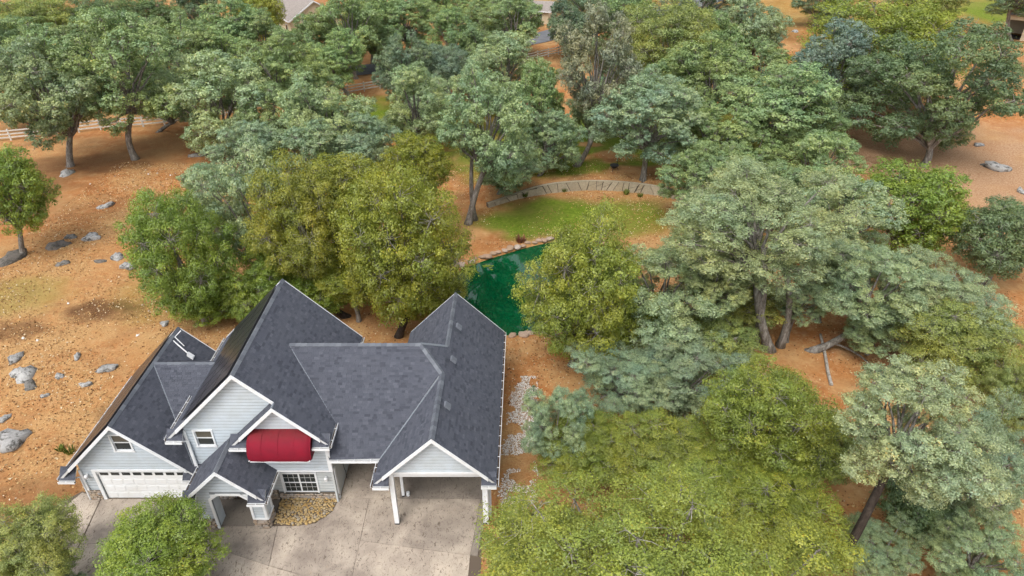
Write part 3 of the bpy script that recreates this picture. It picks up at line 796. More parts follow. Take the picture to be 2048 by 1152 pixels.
# eave vents and pipes
def vent(px, py):
    v_ = ray(px, py); t = (2.8 - CAM_H) / (v_[0] + v_[2] - .022 * v_[1]); p = Vector((v_[0] * t, v_[1] * t, CAM_H + v_[2] * t))
    m = MB(); s_ = .2
    q = []
    for h_ in (.0, .12):
        for du, dv_ in ((-s_, -s_), (s_, -s_), (s_, s_), (-s_, s_)):
            k_ = .85 if h_ else 1
            q.append(p + Vector((dv_ * .707 * k_ + h_ * .707, du * k_, -dv_ * .707 * k_ + h_ * .707)))
    m.hull8(q); return m.build("roof_vent", M['metal'], house)
for pp in ((917, 654), (906, 720), (894, 812)):
    vo = vent(*pp); vo.data.materials[0] = M['roof_cap']
def pipe(px, py, z0):
    p = atz(px, py, z0); m = MB(); m.tube([p + Vector((0, 0, -.1)), p + Vector((0, 0, .08)), p + Vector((0, 0, .1)), p + Vector((0, 0, .42))], [.17, .1, .06, .06], 10)
    o_ = m.build("vent_pipe", M['metal'], house)
    m = MB(); m.tube([p + Vector((0, 0, .42)), p + Vector((0, 0, .56))], .05, 8); m.build("pipe_cap", M['dark_metal'], o_)
    m = MB(); m.hull8([p + Vector((-.25, -.24, -.20)), p + Vector((.25, -.24, -.20)), p + Vector((.25, .2, .17)), p + Vector((-.25, .2, .17)), p + Vector((-.25, -.24, -.17)), p + Vector((.25, -.24, -.17)), p + Vector((.25, .2, .2)), p + Vector((-.25, .2, .2))]); m.build("pipe_flashing", M['metal'], o_)
pipe(653, 772, 5.72)
# bracket left on the garage roof
p = Vector(ge(-19.9, 33.0)); m = MB(); m.tube([p, p + Vector((-.5, .2, .55)), p + Vector((-.2, .5, .8))], .035, 6); bo = m.build("dish_mount", M['trim'], house)
m = MB(); m.tube([p + Vector((-.5, -.1, .5)), p + Vector((.45, -.5, -.25))], .04, 6); m.build("mount_strut", M['trim'], bo)
m = MB(); q = p + Vector((.5, -.5, -.35)); m.hull8([q + Vector((-.15, -.15, .1)), q + Vector((.15, -.15, -.2)), q + Vector((.15, .15, -.2)), q + Vector((-.15, .15, .1)), q + Vector((-.12, -.12, .24)), q + Vector((.18, -.12, -.06)), q + Vector((.18, .12, -.06)), q + Vector((-.12, .12, .24))]); m.build("mount_foot", M['trim'], bo)
# solar panels on the west slopes
def solar(xr, zr, x_hi, x_lo, y0, y1, rows, cols):
    dz_ = Vector((-.707, 0, .707)) * .12
    S = Vector((-.707, 0, -.707)); L = (x_hi - x_lo) * 1.414; ph = L / rows; pw_ = (y1 - y0) / cols
    for i in range(rows):
        for j in range(cols):
            a = Vector((x_hi, 0, zr - abs(x_hi - xr))) + dz_ + S * (i * ph + .015); a.y = y0 + j * pw_ + .015
            b = a + S * (ph - .03); wv_ = Vector((0, pw_ - .03, 0)); d_ = Vector((.707, 0, -.707)) * .04
            m = MB(); m.hull8([a + d_, b + d_, b + wv_ + d_, a + wv_ + d_, a, b, b + wv_, a + wv_]); po_ = m.build("solar_panel", M['dark_metal'], house)
            e = .03; up_ = Vector((-.707, 0, .707)) * .003
            m = MB(); m.poly([a + S * e + Vector((0, e, 0)) + up_, b - S * e + Vector((0, e, 0)) + up_, b + wv_ - S * e - Vector((0, e, 0)) + up_, a + wv_ + S * e - Vector((0, e, 0)) + up_]); m.build("solar_glass", M['solar'], po_)
solar(GXR, GZR, -20.75, -23.9, 25.7, 33.9, 3, 8); solar(MXR, MZR, -13.85, -16.9, 25.85, 34.0, 3, 8)
# red barrel awning over the balcony
aw = MB(); nA, nU = 12, 10
xs = [-13.52, -13.46, -13.3] + [-13.3 + (-10.5 + 13.3) * k_ / 6 for k_ in range(1, 6)] + [-10.5, -10.32, -10.26]
pro = []
for k_ in range(nA + 1):
    t = k_ / nA * math.pi * .56
    pro.append((25.58 - 1.02 * math.sin(t), 4.52 + 1.15 * math.cos(t) * (1 if t < math.pi / 2 else .6)))
pro.append((pro[-1][0] + .05, pro[-1][1] - .1))
rows_ = []
for x in xs:
    e = min(abs(x - xs[0]), abs(x - xs[-1])); s_ = 1 - .14 * max(0, 1 - e / .22) ** 2
    sag = .02 * math.sin((x + 13.5) * 6)
    rows_.append([(x, 25.58 + (y - 25.58) * s_ , 4.4 + (z - 4.4) * s_ + sag * (y < 25.3)) for y, z in pro])
nP = len(pro)
for r0 in rows_: aw.v += r0
for i in range(len(rows_) - 1):
    for j in range(nP - 1): aw.f.append((i * nP + j, (i + 1) * nP + j, (i + 1) * nP + j + 1, i * nP + j + 1)); aw.r.append(.5)
for side in (0, len(rows_) - 1):
    b_ = len(aw.v); aw.v.append((xs[0] if side == 0 else xs[-1], 25.57, pro[-1][1] + .02)); 
    for j in range(nP - 1): aw.f.append((b_, side * nP + j, side * nP + j + 1)); aw.r.append(.5)
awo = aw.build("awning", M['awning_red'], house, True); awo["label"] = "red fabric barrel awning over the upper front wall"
for xk in (-12.72, -11.88, -11.05):
    m = MB(); m.tube([(xk, y - .004, z + .004) for y, z in pro], .011, 5); m.build("seam", M['awning_red'], awo)
m = MB(); m.tube([(-13.4, pro[-1][0], pro[-1][1] - .01), (-10.38, pro[-1][0], pro[-1][1] - .01)], .022, 6); m.build("hem_bar", M['trim'], awo)
m = MB(); m.tube([(-13.45, 24.6, 4.35), (-13.1, 25.5, 4.2)], .03, 6); m.tube([(-10.35, 24.6, 4.35), (-10.5, 25.5, 4.2)], .03, 6); m.build("awning_bracket", M['trim'], awo)

# ------------------------------------------------------------------ stones
def stone_mesh(seed, flat=.6, mat='cobble', rough=.16, lat=5, lon=8):
    r = random.Random(seed); m = MB(); ph = [r.random() * 6.28 for _ in range(6)]
    for i in range(1, lat):
        th = math.pi * i / lat
        for j in range(lon):
            a = 2 * math.pi * j / lon
            q = 1 + rough * (math.sin(2 * a + ph[0]) * .5 + math.sin(3 * a + ph[1] + th * 2) * .5 + math.sin(2 * th + ph[2]) * .4 + (r.random() - .5) * .9)
            m.v.append((math.sin(th) * math.cos(a) * q, math.sin(th) * math.sin(a) * q, math.cos(th) * flat * q))
    m.v.append((0, 0, flat)); m.v.append((0, 0, -flat)); T, B = len(m.v) - 2, len(m.v) - 1
    for i in range(lat - 2):
        for j in range(lon):
            l = (j + 1) % lon; m.f.append((i * lon + j, (i + 1) * lon + j, (i + 1) * lon + l, i * lon + l))
    for j in range(lon):
        l = (j + 1) % lon; m.f.append((T, j, l)); q = (lat - 2) * lon; m.f.append((B, q + l, q + j))
    m.r = [.5] * len(m.f)
    return m.mesh("stone", M[mat], True)
def put(name, me, loc, scale, rot, parent=None):
    o = bpy.data.objects.new(name, me); o.location = loc; o.scale = scale; o.rotation_euler = rot; link(o)
    set_parent(o, parent); return o
COB = [stone_mesh(s, .55, 'cobble', .14, 4, 7) for s in range(8)]
bed = empty("cobble_bed", (-11.2, 25, 0), "yellow river cobbles in a curved bed below the large front window", "stone bed")
bedpoly = [(-12.85, 24.12), (-11.9, 23.98), (-10.9, 24.12), (-10.25, 24.5), (-9.85, 25.0), (-9.7, 25.85), (-12.9, 25.85)]
m = MB(); m.prism([(x, y, .09) for x, y in bedpoly], .08); m.build("bed_soil", M['joint'], bed)
pts = []; rr = random.Random(5); tries = 0
while len(pts) < 300 and tries < 9000:
    tries += 1
    x, y = rr.uniform(-12.9, -9.7), rr.uniform(23.95, 25.85); s_ = rr.choice((.06, .075, .09, .11))
    if float(sdist(bedpoly, x, y)) < .03: continue
    if all((x - a) ** 2 + (y - b) ** 2 > (.78 * (s_ + c_)) ** 2 for a, b, c_ in pts): pts.append((x, y, s_))
for x, y, s_ in pts:
    put("cobble", rr.choice(COB), (x, y, .10 + s_ * .25), (s_ * 1.15, s_, s_ * rr.uniform(.8, 1.2)), (rr.uniform(-.3, .3), rr.uniform(-.3, .3), rr.uniform(0, 6.28)), bed)
VEN = [stone_mesh(40 + s, .45, 'veneer', .13, 4, 7) for s in range(8)]
def veneer(o, u, n, L, H_, seed, s0=.10):
    """stones set in mortar on a wall face"""
    o = Vector(o); u = Vector(u); n = Vector(n); r = random.Random(seed)
    m = MB(); Z = Vector((0, 0, 1)); q = [o, o + u * L, o + u * L - n * .05, o - n * .05]
    m.hull8([p + n * .03 for p in q] + [p + n * .03 + Z * H_ for p in q]); base = m.build("stone_veneer", M['mortar'], house)
    row = 0; z = s0 * .7
    while z < H_ - s0 * .3:
        x = s0 * (.6 if row % 2 else .9)
        while x < L - s0 * .3:
            a = s0 * r.uniform(.75, 1.3); p = o + u * (x + r.uniform(-.02, .02)) + Z * (z + r.uniform(-.03, .03)) + n * .03
            rot = n.to_track_quat('Z', 'Y').to_euler()
            put("stone", r.choice(VEN), p, (a * 1.05, a * .85, a * .8), rot, base); x += a * 1.75
        z += s0 * 1.45; row += 1
veneer((-12.9, 25.86, .05), (1, 0, 0), (0, -1, 0), 3.25, .52, 1); veneer((-13.72, 23.9, .05), (1, 0, 0), (0, -1, 0), .8, .72, 2)
veneer((-12.93, 23.9, .05), (0, 1, 0), (1, 0, 0), .84, .72, 3); veneer((-23.5, 25.84, .05), (1, 0, 0), (0, -1, 0), .68, .72, 4)
veneer((-14.35, 25.86, .05), (1, 0, 0), (0, -1, 0), 1.4, .72, 6); veneer((-16.25, 25.86, .05), (1, 0, 0), (0, -1, 0), .8, .72, 7)
veneer((-16.5, 23.9, .05), (1, 0, 0), (0, -1, 0), .76, .72, 8)

BO = [stone_mesh(70 + s, .62, 'boulder', .36, 7, 11) for s in range(6)]; BD = [stone_mesh(90 + s, .62, 'boulder_dark', .36, 7, 11) for s in range(4)]
rocks = [(45, 750, 60, 0, "largest pale grey boulder left of the garage, in the upper rock cluster"), (32, 718, 36, 0, "flat pale rock above the largest boulder of the left cluster"),
 (120, 753, 28, 0, "small pale rock right of the big boulder by the dirt slope"), (214, 738, 40, 0, "pale angular rock closest to the upper garage roof edge"),
 (172, 770, 26, 0, "small white rock below the pale angular rock beside the garage roof"), (60, 773, 34, 1, "dark rock touching the foot of the largest pale boulder"),
 (28, 882, 72, 0, "big rounded lichen spotted boulder at the left edge near the driveway"), (8, 838, 28, 0, "grey rock cut by the left edge above the rounded boulder"),
 (213, 413, 32, 0, "grey rock alone on the bare dirt track, upper left"), (132, 347, 40, 0, "flat grey slab of rock below the far left trunk"),
 (185, 477, 42, 0, "grey blocky rock right of the long dark boulder"), (140, 474, 26, 1, "small dark rock between long dark boulder and grey blocky rock"),
 (112, 492, 48, 1, "long dark lichen covered boulder beside the left edge oak"), (123, 529, 26, 1, "small flat dark rock below the long dark boulder"),
 (235, 514, 36, 0, "grey rock at the left foot of the bright green oak"), (204, 523, 22, 1, "small dark rock left of the rocks under the bright green oak"),
 (256, 533, 40, 0, "pale low rock under the left side of the bright green oak"), (330, 648, 24, 0, "rock beside the back peak of the garage roof"),
 (15, 522, 62, 1, "brown mossy boulder at the left edge below the leaning oak trunk"), (155, 715, 24, 0, "small pale flat stone uphill of the small white rock"), (90, 792, 18, 0, "tiny pale stone below the big boulder cluster"),
 (1998, 338, 54, 0, "large pale boulder on the bare slope at the right edge"), (2042, 384, 26, 0, "white rock cut by the right edge below the large pale boulder"), (1957, 290, 22, 0, "small rock under the dark oak on the right slope"), (1968, 330, 20, 1, "small dark rock left of the large pale boulder on the right slope"),
 (1590, 63, 16, 0, "tiny pale rock in the dirt gap near the top, right of centre"), (1630, 150, 20, 0, "small pale rock beside the blue grey oak, upper right")]
for i, (x, y, wpx, dk_, lab) in enumerate(rocks):
    p = gpt(x, y); r0 = wpx / 2 * .92 * depth(p) / FPX; rr = random.Random(i)
    o = put("boulder", rr.choice(BD if dk_ else BO), (p.x, p.y, p.z - r0 * .02), (r0, r0 * rr.uniform(.6, .95), r0 * rr.uniform(.55, .85)), (rr.uniform(-.2, .2), rr.uniform(-.2, .2), rr.uniform(0, 6.28)))
    tag(o, lab, "rock", "boulders on the dirt")
# pond edge stones
BS = [stone_mesh(120 + s, .6, 'bank_stone', .2, 5, 8) for s in range(6)]
pe = empty("pond_edging", (0, 52, 0), "row of tan boulders edging the far bank of the green pond", "stone edging")
prr = random.Random(3); acc = 0; loop = [Vector((x, y, 0)) for x, y in POND]
for a, b in zip(loop, loop[1:] + loop[:1]):
    L = (b - a).length; t = 0
    while acc < L:
        p = a + (b - a) * (acc / L); s_ = prr.uniform(.28, .55)
        put("bank_stone", prr.choice(BS), (p.x + prr.uniform(-.15, .15), p.y + prr.uniform(-.15, .15), -.08 + s_ * .2), (s_, s_ * .75, s_ * .6), (prr.uniform(-.2, .2), prr.uniform(-.2, .2), prr.uniform(0, 6.28)), pe)
        acc += s_ * 1.6
    acc -= L

# curved retaining wall of fitted flagstones
rw = empty("retaining_wall", (8, 66, 0), "curved low flagstone retaining wall between the pond lawn and upper lawn", "wall")
cum = [0.0]
for a, b in zip(WALLC[:-1], WALLC[1:]): cum.append(cum[-1] + (b - a).length)
def wpt(s_):
    s_ = max(0, min(cum[-1] - 1e-6, s_)); k_ = int(np.searchsorted(cum, s_, 'right') - 1); k_ = min(k_, len(WALLC) - 2)
    t = (s_ - cum[k_]) / (cum[k_ + 1] - cum[k_]); p = WALLC[k_].lerp(WALLC[k_ + 1], t); d = (WALLC[k_ + 1] - WALLC[k_]).normalized()
    return p, Vector((d.y, -d.x, 0))
mbc = MB(); mcap = MB()
n_ = 48
for i in range(n_):
    (p0, o0), (p1, o1) = wpt(cum[-1] * i / n_), wpt(cum[-1] * (i + 1) / n_)
    h0, h1 = float(wall_h(p0.x)), float(wall_h(p1.x)); Z = Vector((0, 0, 1))
    mbc.hull8([p0 - o0 * .25 - Z * .4, p0 + o0 * .1 - Z * .4, p1 + o1 * .1 - Z * .4, p1 - o1 * .25 - Z * .4, p0 - o0 * .25 + Z * h0, p0 + o0 * .1 + Z * h0, p1 + o1 * .1 + Z * h1, p1 - o1 * .25 + Z * h1])
    mcap.hull8([p0 - o0 * .1 + Z * (h0 + .003), p0 + o0 * .17 + Z * (h0 + .003), p1 + o1 * .17 + Z * (h1 + .003), p1 - o1 * .1 + Z * (h1 + .003), p0 - o0 * .1 + Z * (h0 + .05), p0 + o0 * .17 + Z * (h0 + .05), p1 + o1 * .17 + Z * (h1 + .05), p1 - o1 * .1 + Z * (h1 + .05)])
mbc.build("wall_core", M['mortar'], rw); mcap.build("wall_cap", M['flagstone'], rw)
s_ = 0.0; fr_ = random.Random(9); lean = 0.0
while s_ < cum[-1] - .3:
    wd = fr_.uniform(.55, 1.25); l2 = fr_.uniform(-.4, .4); p0, o0 = wpt(s_); hh = float(wall_h(p0.x)); Z = Vector((0, 0, 1)); m = MB()
    quad = [(s_ - lean + .036, -.3), (s_ + wd - l2 - .036, -.3), (s_ + wd + l2 - .036, hh - .02), (s_ + lean + .036, hh - .02)]
    if fr_.random() < .45 and hh > .7:
        zc = hh * fr_.uniform(.4, .6); tl = .15
        mid = lambda t: (quad[0][0] * (1 - t) + quad[3][0] * t, quad[1][0] * (1 - t) + quad[2][0] * t)
        t0 = (zc + .3) / (hh + .28); A = mid(t0)
        parts_ = [[quad[0], quad[1], (A[1], zc + tl - .03), (A[0], zc - tl - .03)], [(A[0], zc - tl + .03), (A[1], zc + tl + .03), quad[2], quad[3]]]
    else: parts_ = [quad]
    for qd in parts_:
        fr3 = []; bk = []
        for (ss, z) in qd:
            p, o_ = wpt(ss); fr3.append(p + o_ * (.15 + .05 * fr_.random()) + Z * z); bk.append(p + o_ * .09 + Z * z)
        m = MB(); m.v += [tuple(v_) for v_ in fr3 + bk]; m.f += [(0, 1, 2, 3), (0, 4, 5, 1), (1, 5, 6, 2), (2, 6, 7, 3), (3, 7, 4, 0)]; m.r += [.5] * 5
        m.build("flagstone", M['flagstone'], rw)
    s_ += wd; lean = l2

# ------------------------------------------------------------------ trees
def tubes_np(segs, n):
    """segs: list of (pts (k,3), radii (k)) -> V,F"""
    Vs, Fs, b = [], [], 0
    ang = np.arange(n) * 2 * math.pi / n
    for P_, r in segs:
        P_ = np.asarray(P_); k_ = len(P_)
        d = np.gradient(P_, axis=0); d /= np.linalg.norm(d, axis=1)[:, None] + 1e-9
        ref = np.array([.31, .87, .2]); a = np.cross(d, ref); a /= np.linalg.norm(a, axis=1)[:, None] + 1e-9; c_ = np.cross(d, a)
        ring = P_[:, None, :] + (a[:, None, :] * np.cos(ang)[None, :, None] + c_[:, None, :] * np.sin(ang)[None, :, None]) * np.asarray(r)[:, None, None]
        Vs.append(ring.reshape(-1, 3)); i = np.arange(k_ - 1)[:, None] * n; j = np.arange(n)[None, :]; l = (j + 1) % n
        Fs.append(np.stack([i + j, i + l, i + n + l, i + n + j], -1).reshape(-1, 4) + b); b += k_ * n
    return np.concatenate(Vs), np.concatenate(Fs)
def crown(seed, kind, R0, nleaf, leaf):
    """leaf mesh and branch mesh of a crown of radius R0 about its centre: lobes > clumps > leaves"""
    g = np.random.default_rng(seed)
    dense = kind in ('live', 'big')
    nl = {'live': 30, 'big': 80, 'blue': 36, 'wispy': 34}[kind]
    zlo = {'live': -.92, 'big': -.6, 'blue': -.93, 'wispy': -.85}[kind]
    ed = g.normal(size=(9, 3)); ed /= np.linalg.norm(ed, axis=1)[:, None]; ea = g.uniform(-.42, .22, 9)
    env = lambda d: 1.04 + float((ea * np.clip(ed @ d, 0, 1) ** 5).sum())
    L = []; tries = 0
    while len(L) < nl and tries < 5000:
        tries += 1
        d = g.normal(size=3); d /= np.linalg.norm(d)
        if d[2] < zlo: continue
        rad = {'live': g.uniform(.52, .74), 'big': g.uniform(.35, .86), 'blue': g.uniform(.46, .90), 'wispy': g.uniform(.45, .82)}[kind]
        c_ = d * rad * env(d)
        lr = {'live': g.uniform(.24, .38), 'big': g.uniform(.15, .26), 'blue': g.uniform(.15, .29), 'wispy': g.uniform(.15, .25)}[kind]
        if tries < 4000 and any(np.linalg.norm(c_ - q[0]) < .66 * (lr + q[1]) for q in L): continue
        L.append((c_, lr))
    cs = np.array([q[0] for q in L]); rs = np.array([q[1] for q in L])
    # clumps on the lobes
    cl_r = {'live': (.075, .13), 'big': (.045, .08), 'blue': (.05, .10), 'wispy': (.06, .10)}[kind]
    C = []; Cd = []; Cr = []; Cl = []
    for li_, (c_, lr) in enumerate(L):
        loc = []
        target = int(({'live': 15, 'big': 15, 'blue': 15, 'wispy': 12}[kind]) * (lr / rs.mean()) ** 2) + 3
        for _ in range(target * 14):
            d = g.normal(size=3); d /= np.linalg.norm(d)
            if d[2] < -.35 and g.random() < .6: continue
            r = g.uniform(*cl_r); p = c_ + d * lr * g.uniform(.72, 1.0) * np.array([1, 1, .88 if dense else .86])
            if any(np.linalg.norm(p - q) < .88 * (r + rq) for q, rq in loc): continue
            loc.append((p, r)); C.append(p); Cd.append(d); Cr.append(r); Cl.append(li_)
            if len(loc) >= target: break
    C = np.array(C); Cd = np.array(Cd); Cr = np.array(Cr); Cl = np.array(Cl); nc = len(C)
    w_ = Cr ** 2; w_ = w_ / w_.sum(); cnt = np.maximum(8, (w_ * nleaf * g.uniform(.6, 1.3, nc))).astype(int)
    si = np.repeat(np.arange(nc), cnt); N = len(si)
    d = g.normal(size=(N, 3)); d /= np.linalg.norm(d, axis=1)[:, None]
    d[:, 2] = np.where((d[:, 2] < -.2) & (g.random(N) < .55), -d[:, 2], d[:, 2])
    # sprigs: lumpy radius inside a clump
    ph = g.uniform(0, 6.28, (nc, 3))[si]
    lump = 1 + .28 * np.sin(5 * d[:, 0] + ph[:, 0]) * np.sin(5 * d[:, 1] + ph[:, 1]) + .2 * np.sin(7 * d[:, 2] + ph[:, 2])
    rr_ = Cr[si] * lump * (.5 + .55 * g.random(N) ** .6); spr = g.random(N) < .13; rr_ = np.where(spr, rr_ * g.uniform(1.1, 1.55, N), rr_)
    pos = (C[si] + d * rr_[:, None] * np.array([1, 1, .85])) * R0
    nor = d * .75 + Cd[si] * .3 + np.array([0, 0, .3]) + g.normal(size=(N, 3)) * .38; nor /= np.linalg.norm(nor, axis=1)[:, None]
    t = np.cross(nor, g.normal(size=(N, 3))); t /= np.linalg.norm(t, axis=1)[:, None] + 1e-9; b = np.cross(nor, t)
    sz_ = leaf * g.uniform(.6, 1.4, N); a_ = sz_[:, None] * .5; w2 = sz_[:, None] * .33
    fold = nor * sz_[:, None] * .1
    V = np.stack([pos - t * a_, pos + b * w2 + fold, pos + t * a_, pos - b * w2 + fold], 1).reshape(-1, 3)
    rnd = np.clip(.45 + g.normal(0, .12, nc)[si] + g.normal(0, .18, N), 0, 1)
    lm = mesh_np("crown", V, np.arange(4 * N).reshape(N, 4), [M['leaf']], rnd)
    segs = []; base = np.array([0, 0, -.82])
    for c_, lr in L:
        k_ = 6; tt = np.linspace(0, 1, k_)[:, None]; mid = np.array([c_[0] * .3, c_[1] * .3, base[2] * .45 + c_[2] * .45]) + g.normal(0, .06, 3)
        P_ = base * (1 - tt) ** 2 + 2 * mid * tt * (1 - tt) + (c_ * 1.02) * tt ** 2; P_[1:-1] += g.normal(0, .018, (k_ - 2, 3))
        segs.append((P_ * R0, np.linspace(.028, .006, k_) * R0 * (.7 + .5 * lr / .3)))
    V1, F1 = tubes_np(segs, 5)
    tw = []
    for s_ in g.choice(nc, min(nc, 420), replace=False):
        c_ = cs[Cl[s_]]; e = C[s_]; k_ = 4; tt = np.linspace(0, 1, k_)[:, None]; ext = g.uniform(1.0, 1.5 if not dense else 1.3)
        P_ = c_ * (1 - tt) + (c_ + (e - c_) * ext) * tt; P_[1:] += g.normal(0, .026, (k_ - 1, 3))
        tw.append((P_ * R0, np.linspace(.020, .008, k_) * (R0 / 6) ** .5))
    V2, F2 = tubes_np(tw, 3)
    bm_ = mesh_np("branches", np.concatenate([V1, V2]), np.concatenate([F1, F2 + len(V1)]), [M['bark'], M['dead_wood']], smooth=True)
    bm_.polygons.foreach_set("material_index", np.concatenate([np.zeros(len(F1)), np.ones(len(F2))]).astype(np.int32))
    return lm, bm_, R0
CR = {'live': [crown(200 + i, 'live', 6.0, 56000, .20) for i in range(4)],
      'blue': [crown(300 + i, 'blue', 6.0, 54000, .195) for i in range(5)],
      'wispy': [crown(400, 'wispy', 6.0, 50000, .19)],
      'near': [crown(500, 'big', 8.5, 270000, .108), crown(501, 'live', 4.0, 80000, .105), crown(502, 'blue', 5.0, 105000, .12), crown(503, 'blue', 6.0, 120000, .12), crown(504, 'live', 5.0, 115000, .112)]}
TINT = {'blue': (.305, .395, .25), 'bluedark': (.205, .285, .19), 'pale': (.375, .455, .26), 'green': (.285, .39, .185), 'live': (.295, .345, .062), 'bright': (.235, .33, .055),
        'orange': (.29, .315, .047), 'wispy': (.31, .34, .24), 'dark': (.175, .25, .12), 'olive': (.31, .355, .115), 'steel': (.225, .29, .25)}
TREE_POS = []; DEBUG_T = False
def tree(cx, cy, rx, ry, fam, tint, lift, label, var=None, base=None, name="oak_tree", dark=False, rot=None, fork=()):
    i = len(TREE_POS); g = random.Random(1000 + i)
    z0 = 0.0; az = 4.0; zc = lift + az; cy0 = cy
    if base is not None:
        b_ = gpt(*base); bx, by = b_.x, b_.y
    for _ in range(14):
        if base is None: p = atz(cx, cy, z0 + zc)
        else:
            v_ = ray(cx, cy); t = (by + .3) / v_[1]; p = Vector((v_[0] * t, v_[1] * t, CAM_H + v_[2] * t))
        dp = depth(p); Rr = rx * dp / FPX
        dv_ = Vector((p.x, p.y, p.z - CAM_H)).normalized(); el = math.asin(-dv_.z)
        ryw = ry * dp / FPX; q = (ryw ** 2 - (Rr * math.sin(el)) ** 2) / math.cos(el) ** 2
        az = math.sqrt(max(q, (Rr * .62) ** 2)); az = min(az, Rr * 1.4)
        cy = cy0 + max(0, math.hypot(Rr * math.sin(el), az * math.cos(el)) * FPX / dp - ry)
        z0 = float(height(p.x, p.y)); zc = lift + az
        if base is not None: zc = max(p.z - z0, az + .3)
    if base is None:
        bx, by = (p.x + g.uniform(-.08, .08) * Rr, p.y + g.uniform(-.05, .12) * Rr)
    bz = float(height(bx, by)); TREE_POS.append((bx, by, Rr))
    root = empty(name, (bx, by, bz), label, "tree", "trees around the house")
    if fam == 'blue' and Rr > 7.5: fam = 'near'; var = 2 + i % 2
    if fam == 'live' and Rr > 7.5: fam = 'near'; var = 4
    fam_l = CR[fam]; lm, bm_, R0 = fam_l[var if var is not None else i % len(fam_l)]
    rz = g.uniform(0, 6.28) if rot is None else rot
    S = (Rr / R0 * g.uniform(.97, 1.08), Rr / R0 * g.uniform(.97, 1.08), az / R0)
    if DEBUG_T:
        dp = depth((bx, by, bz)); print("TREE", label[:44], "base px %.0f %.0f" % (1024 + FPX * bx / dp, 576 - FPX * (by * SP + (bz - CAM_H) * CP) / dp), "R %.1f az %.1f zc %.1f Y %.0f" % (Rr, az, zc, p.y))
    for nm, me in (("crown", lm), ("branches", bm_)):
        o = bpy.data.objects.new(nm, me); link(o); o.parent = root
        o.location = (p.x - bx, p.y - by, z0 + zc - bz); o.scale = S; o.rotation_euler = (0, 0, rz)
        t_ = TINT[tint]; j_ = g.uniform(.92, 1.08); o.color = (t_[0] * j_ * g.uniform(.96, 1.05), t_[1] * j_, t_[2] * j_ * g.uniform(.9, 1.1), 1)
    # bole from the ground to the point where the limbs part
    tp = Vector((p.x - bx, p.y - by, z0 + zc - bz - az * .80)); tp.z = max(tp.z, .6)
    r0 = .048 * Rr + .08; a = Vector((0, 0, -.4)); m = MB(); P_ = []; rad = []
    bend = Vector((g.uniform(-.1, .1), g.uniform(-.1, .1), 0)) * tp.length
    for k_ in range(8):
        t = k_ / 7; q = a.lerp(tp, t) + bend * math.sin(t * math.pi) ; P_.append(q); rad.append(r0 * ((1.55 if k_ == 0 else 1.15 if k_ == 1 else 1) * (1 - .28 * t)))
    P_.append(tp + (tp - P_[-2]).normalized() * Rr * .14); rad.append(r0 * .5)
    m.tube(P_, rad, 9)
    for fx, fy in fork:
        q = gpt(fx, fy); q = Vector((q.x - bx, q.y - by, q.z - bz - .3)); e = tp + Vector((g.uniform(-.3, .3), g.uniform(-.2, .3), .35)) * Rr
        m2 = MB(); m2.tube([q.lerp(e, t) + Vector(((q.x - tp.x) * .25, 0, 0)) * math.sin(t * 3.14) for t in np.linspace(0, 1, 8)], [r0 * (1.2 if t == 0 else .85 - .4 * t) for t in np.linspace(0, 1, 8)], 8)
        o = bpy.data.objects.new("trunk", m2.mesh("trunk", M['bark'], True)); link(o); o.parent = root
    o = bpy.data.objects.new("trunk", m.mesh("trunk", M['bark_dark' if dark else 'bark'], True)); link(o); o.parent = root
    return root
T = tree
# -- near trees
T(312, 1096, 145, 104, 'near', 'bright', 1.2, "small bright green oak in front of the garage door", var=1)
T(52, 1100, 112, 104, 'near', 'olive', 1.0, "olive green oak at the bottom left corner left of the driveway", var=4)
T(1310, 1100, 385, 215, 'near', 'live', 2.0, "huge yellow green oak in the foreground right of the driveway", var=0)
T(1170, 900, 105, 88, 'near', 'live', .8, "olive oak just behind the left side of the huge foreground oak", var=4)
T(1320, 900, 118, 88, 'near', 'live', .8, "olive oak just behind the middle of the huge foreground oak", var=4)
T(1112, 868, 76, 92, 'near', 'blue', .4, "small grey green oak beside the gravel strip of the carport", var=2)
T(1545, 842, 140, 140, 'near', 'live', 1.0, "yellow olive oak right of the wide blue grey oak in front of the dirt clearing", var=4)
T(1245, 745, 105, 80, 'near', 'blue', .8, "left hand low blue grey oak, below the pond side live oak", var=3)
T(1375, 755, 112, 88, 'near', 'blue', .8, "right hand low blue grey oak, below the dark olive shrub", var=2)
T(1815, 850, 155, 130, 'near', 'pale', 3.5, "large pale green oak leaning from a dark bare trunk, lower right", var=2, base=(1672, 1135), dark=True)
T(1985, 930, 115, 130, 'near', 'blue', 2.0, "grey green oak right of the leaning oak, cut by the right edge", var=3)
T(1768, 1098, 80, 66, 'near', 'blue', .8, "small blue green oak at the bottom right of the leaning dark trunk", var=3)
T(1955, 1098, 115, 80, 'near', 'blue', .8, "blue green oak in the bottom right corner", var=2)
T(1930, 700, 125, 100, 'near', 'olive', .8, "olive oak at the right edge above the leaning pale oak", var=4)
T(2040, 800, 70, 90, 'near', 'olive', .6, "olive oak cut by the right edge beside the leaning pale oak", var=4)
T(1850, 1010, 90, 80, 'live', 'dark', .2, "dark low oak in the hollow below the leaning pale oak")
T(95, 1175, 75, 45, 'near', 'blue', .3, "low grey green shrub oak at the bottom edge left of the bright oak", var=2)
T(1085, 1085, 132, 105, 'near', 'live', 1.0, "yellow green oak at the driveway edge hiding the white car", var=4)
T(1560, 1030, 135, 105, 'near', 'live', 1.0, "yellow green oak at the right side of the huge foreground oak", var=4)
T(1430, 965, 110, 80, 'near', 'live', .6, "olive oak behind the right shoulder of the huge foreground oak", var=4)
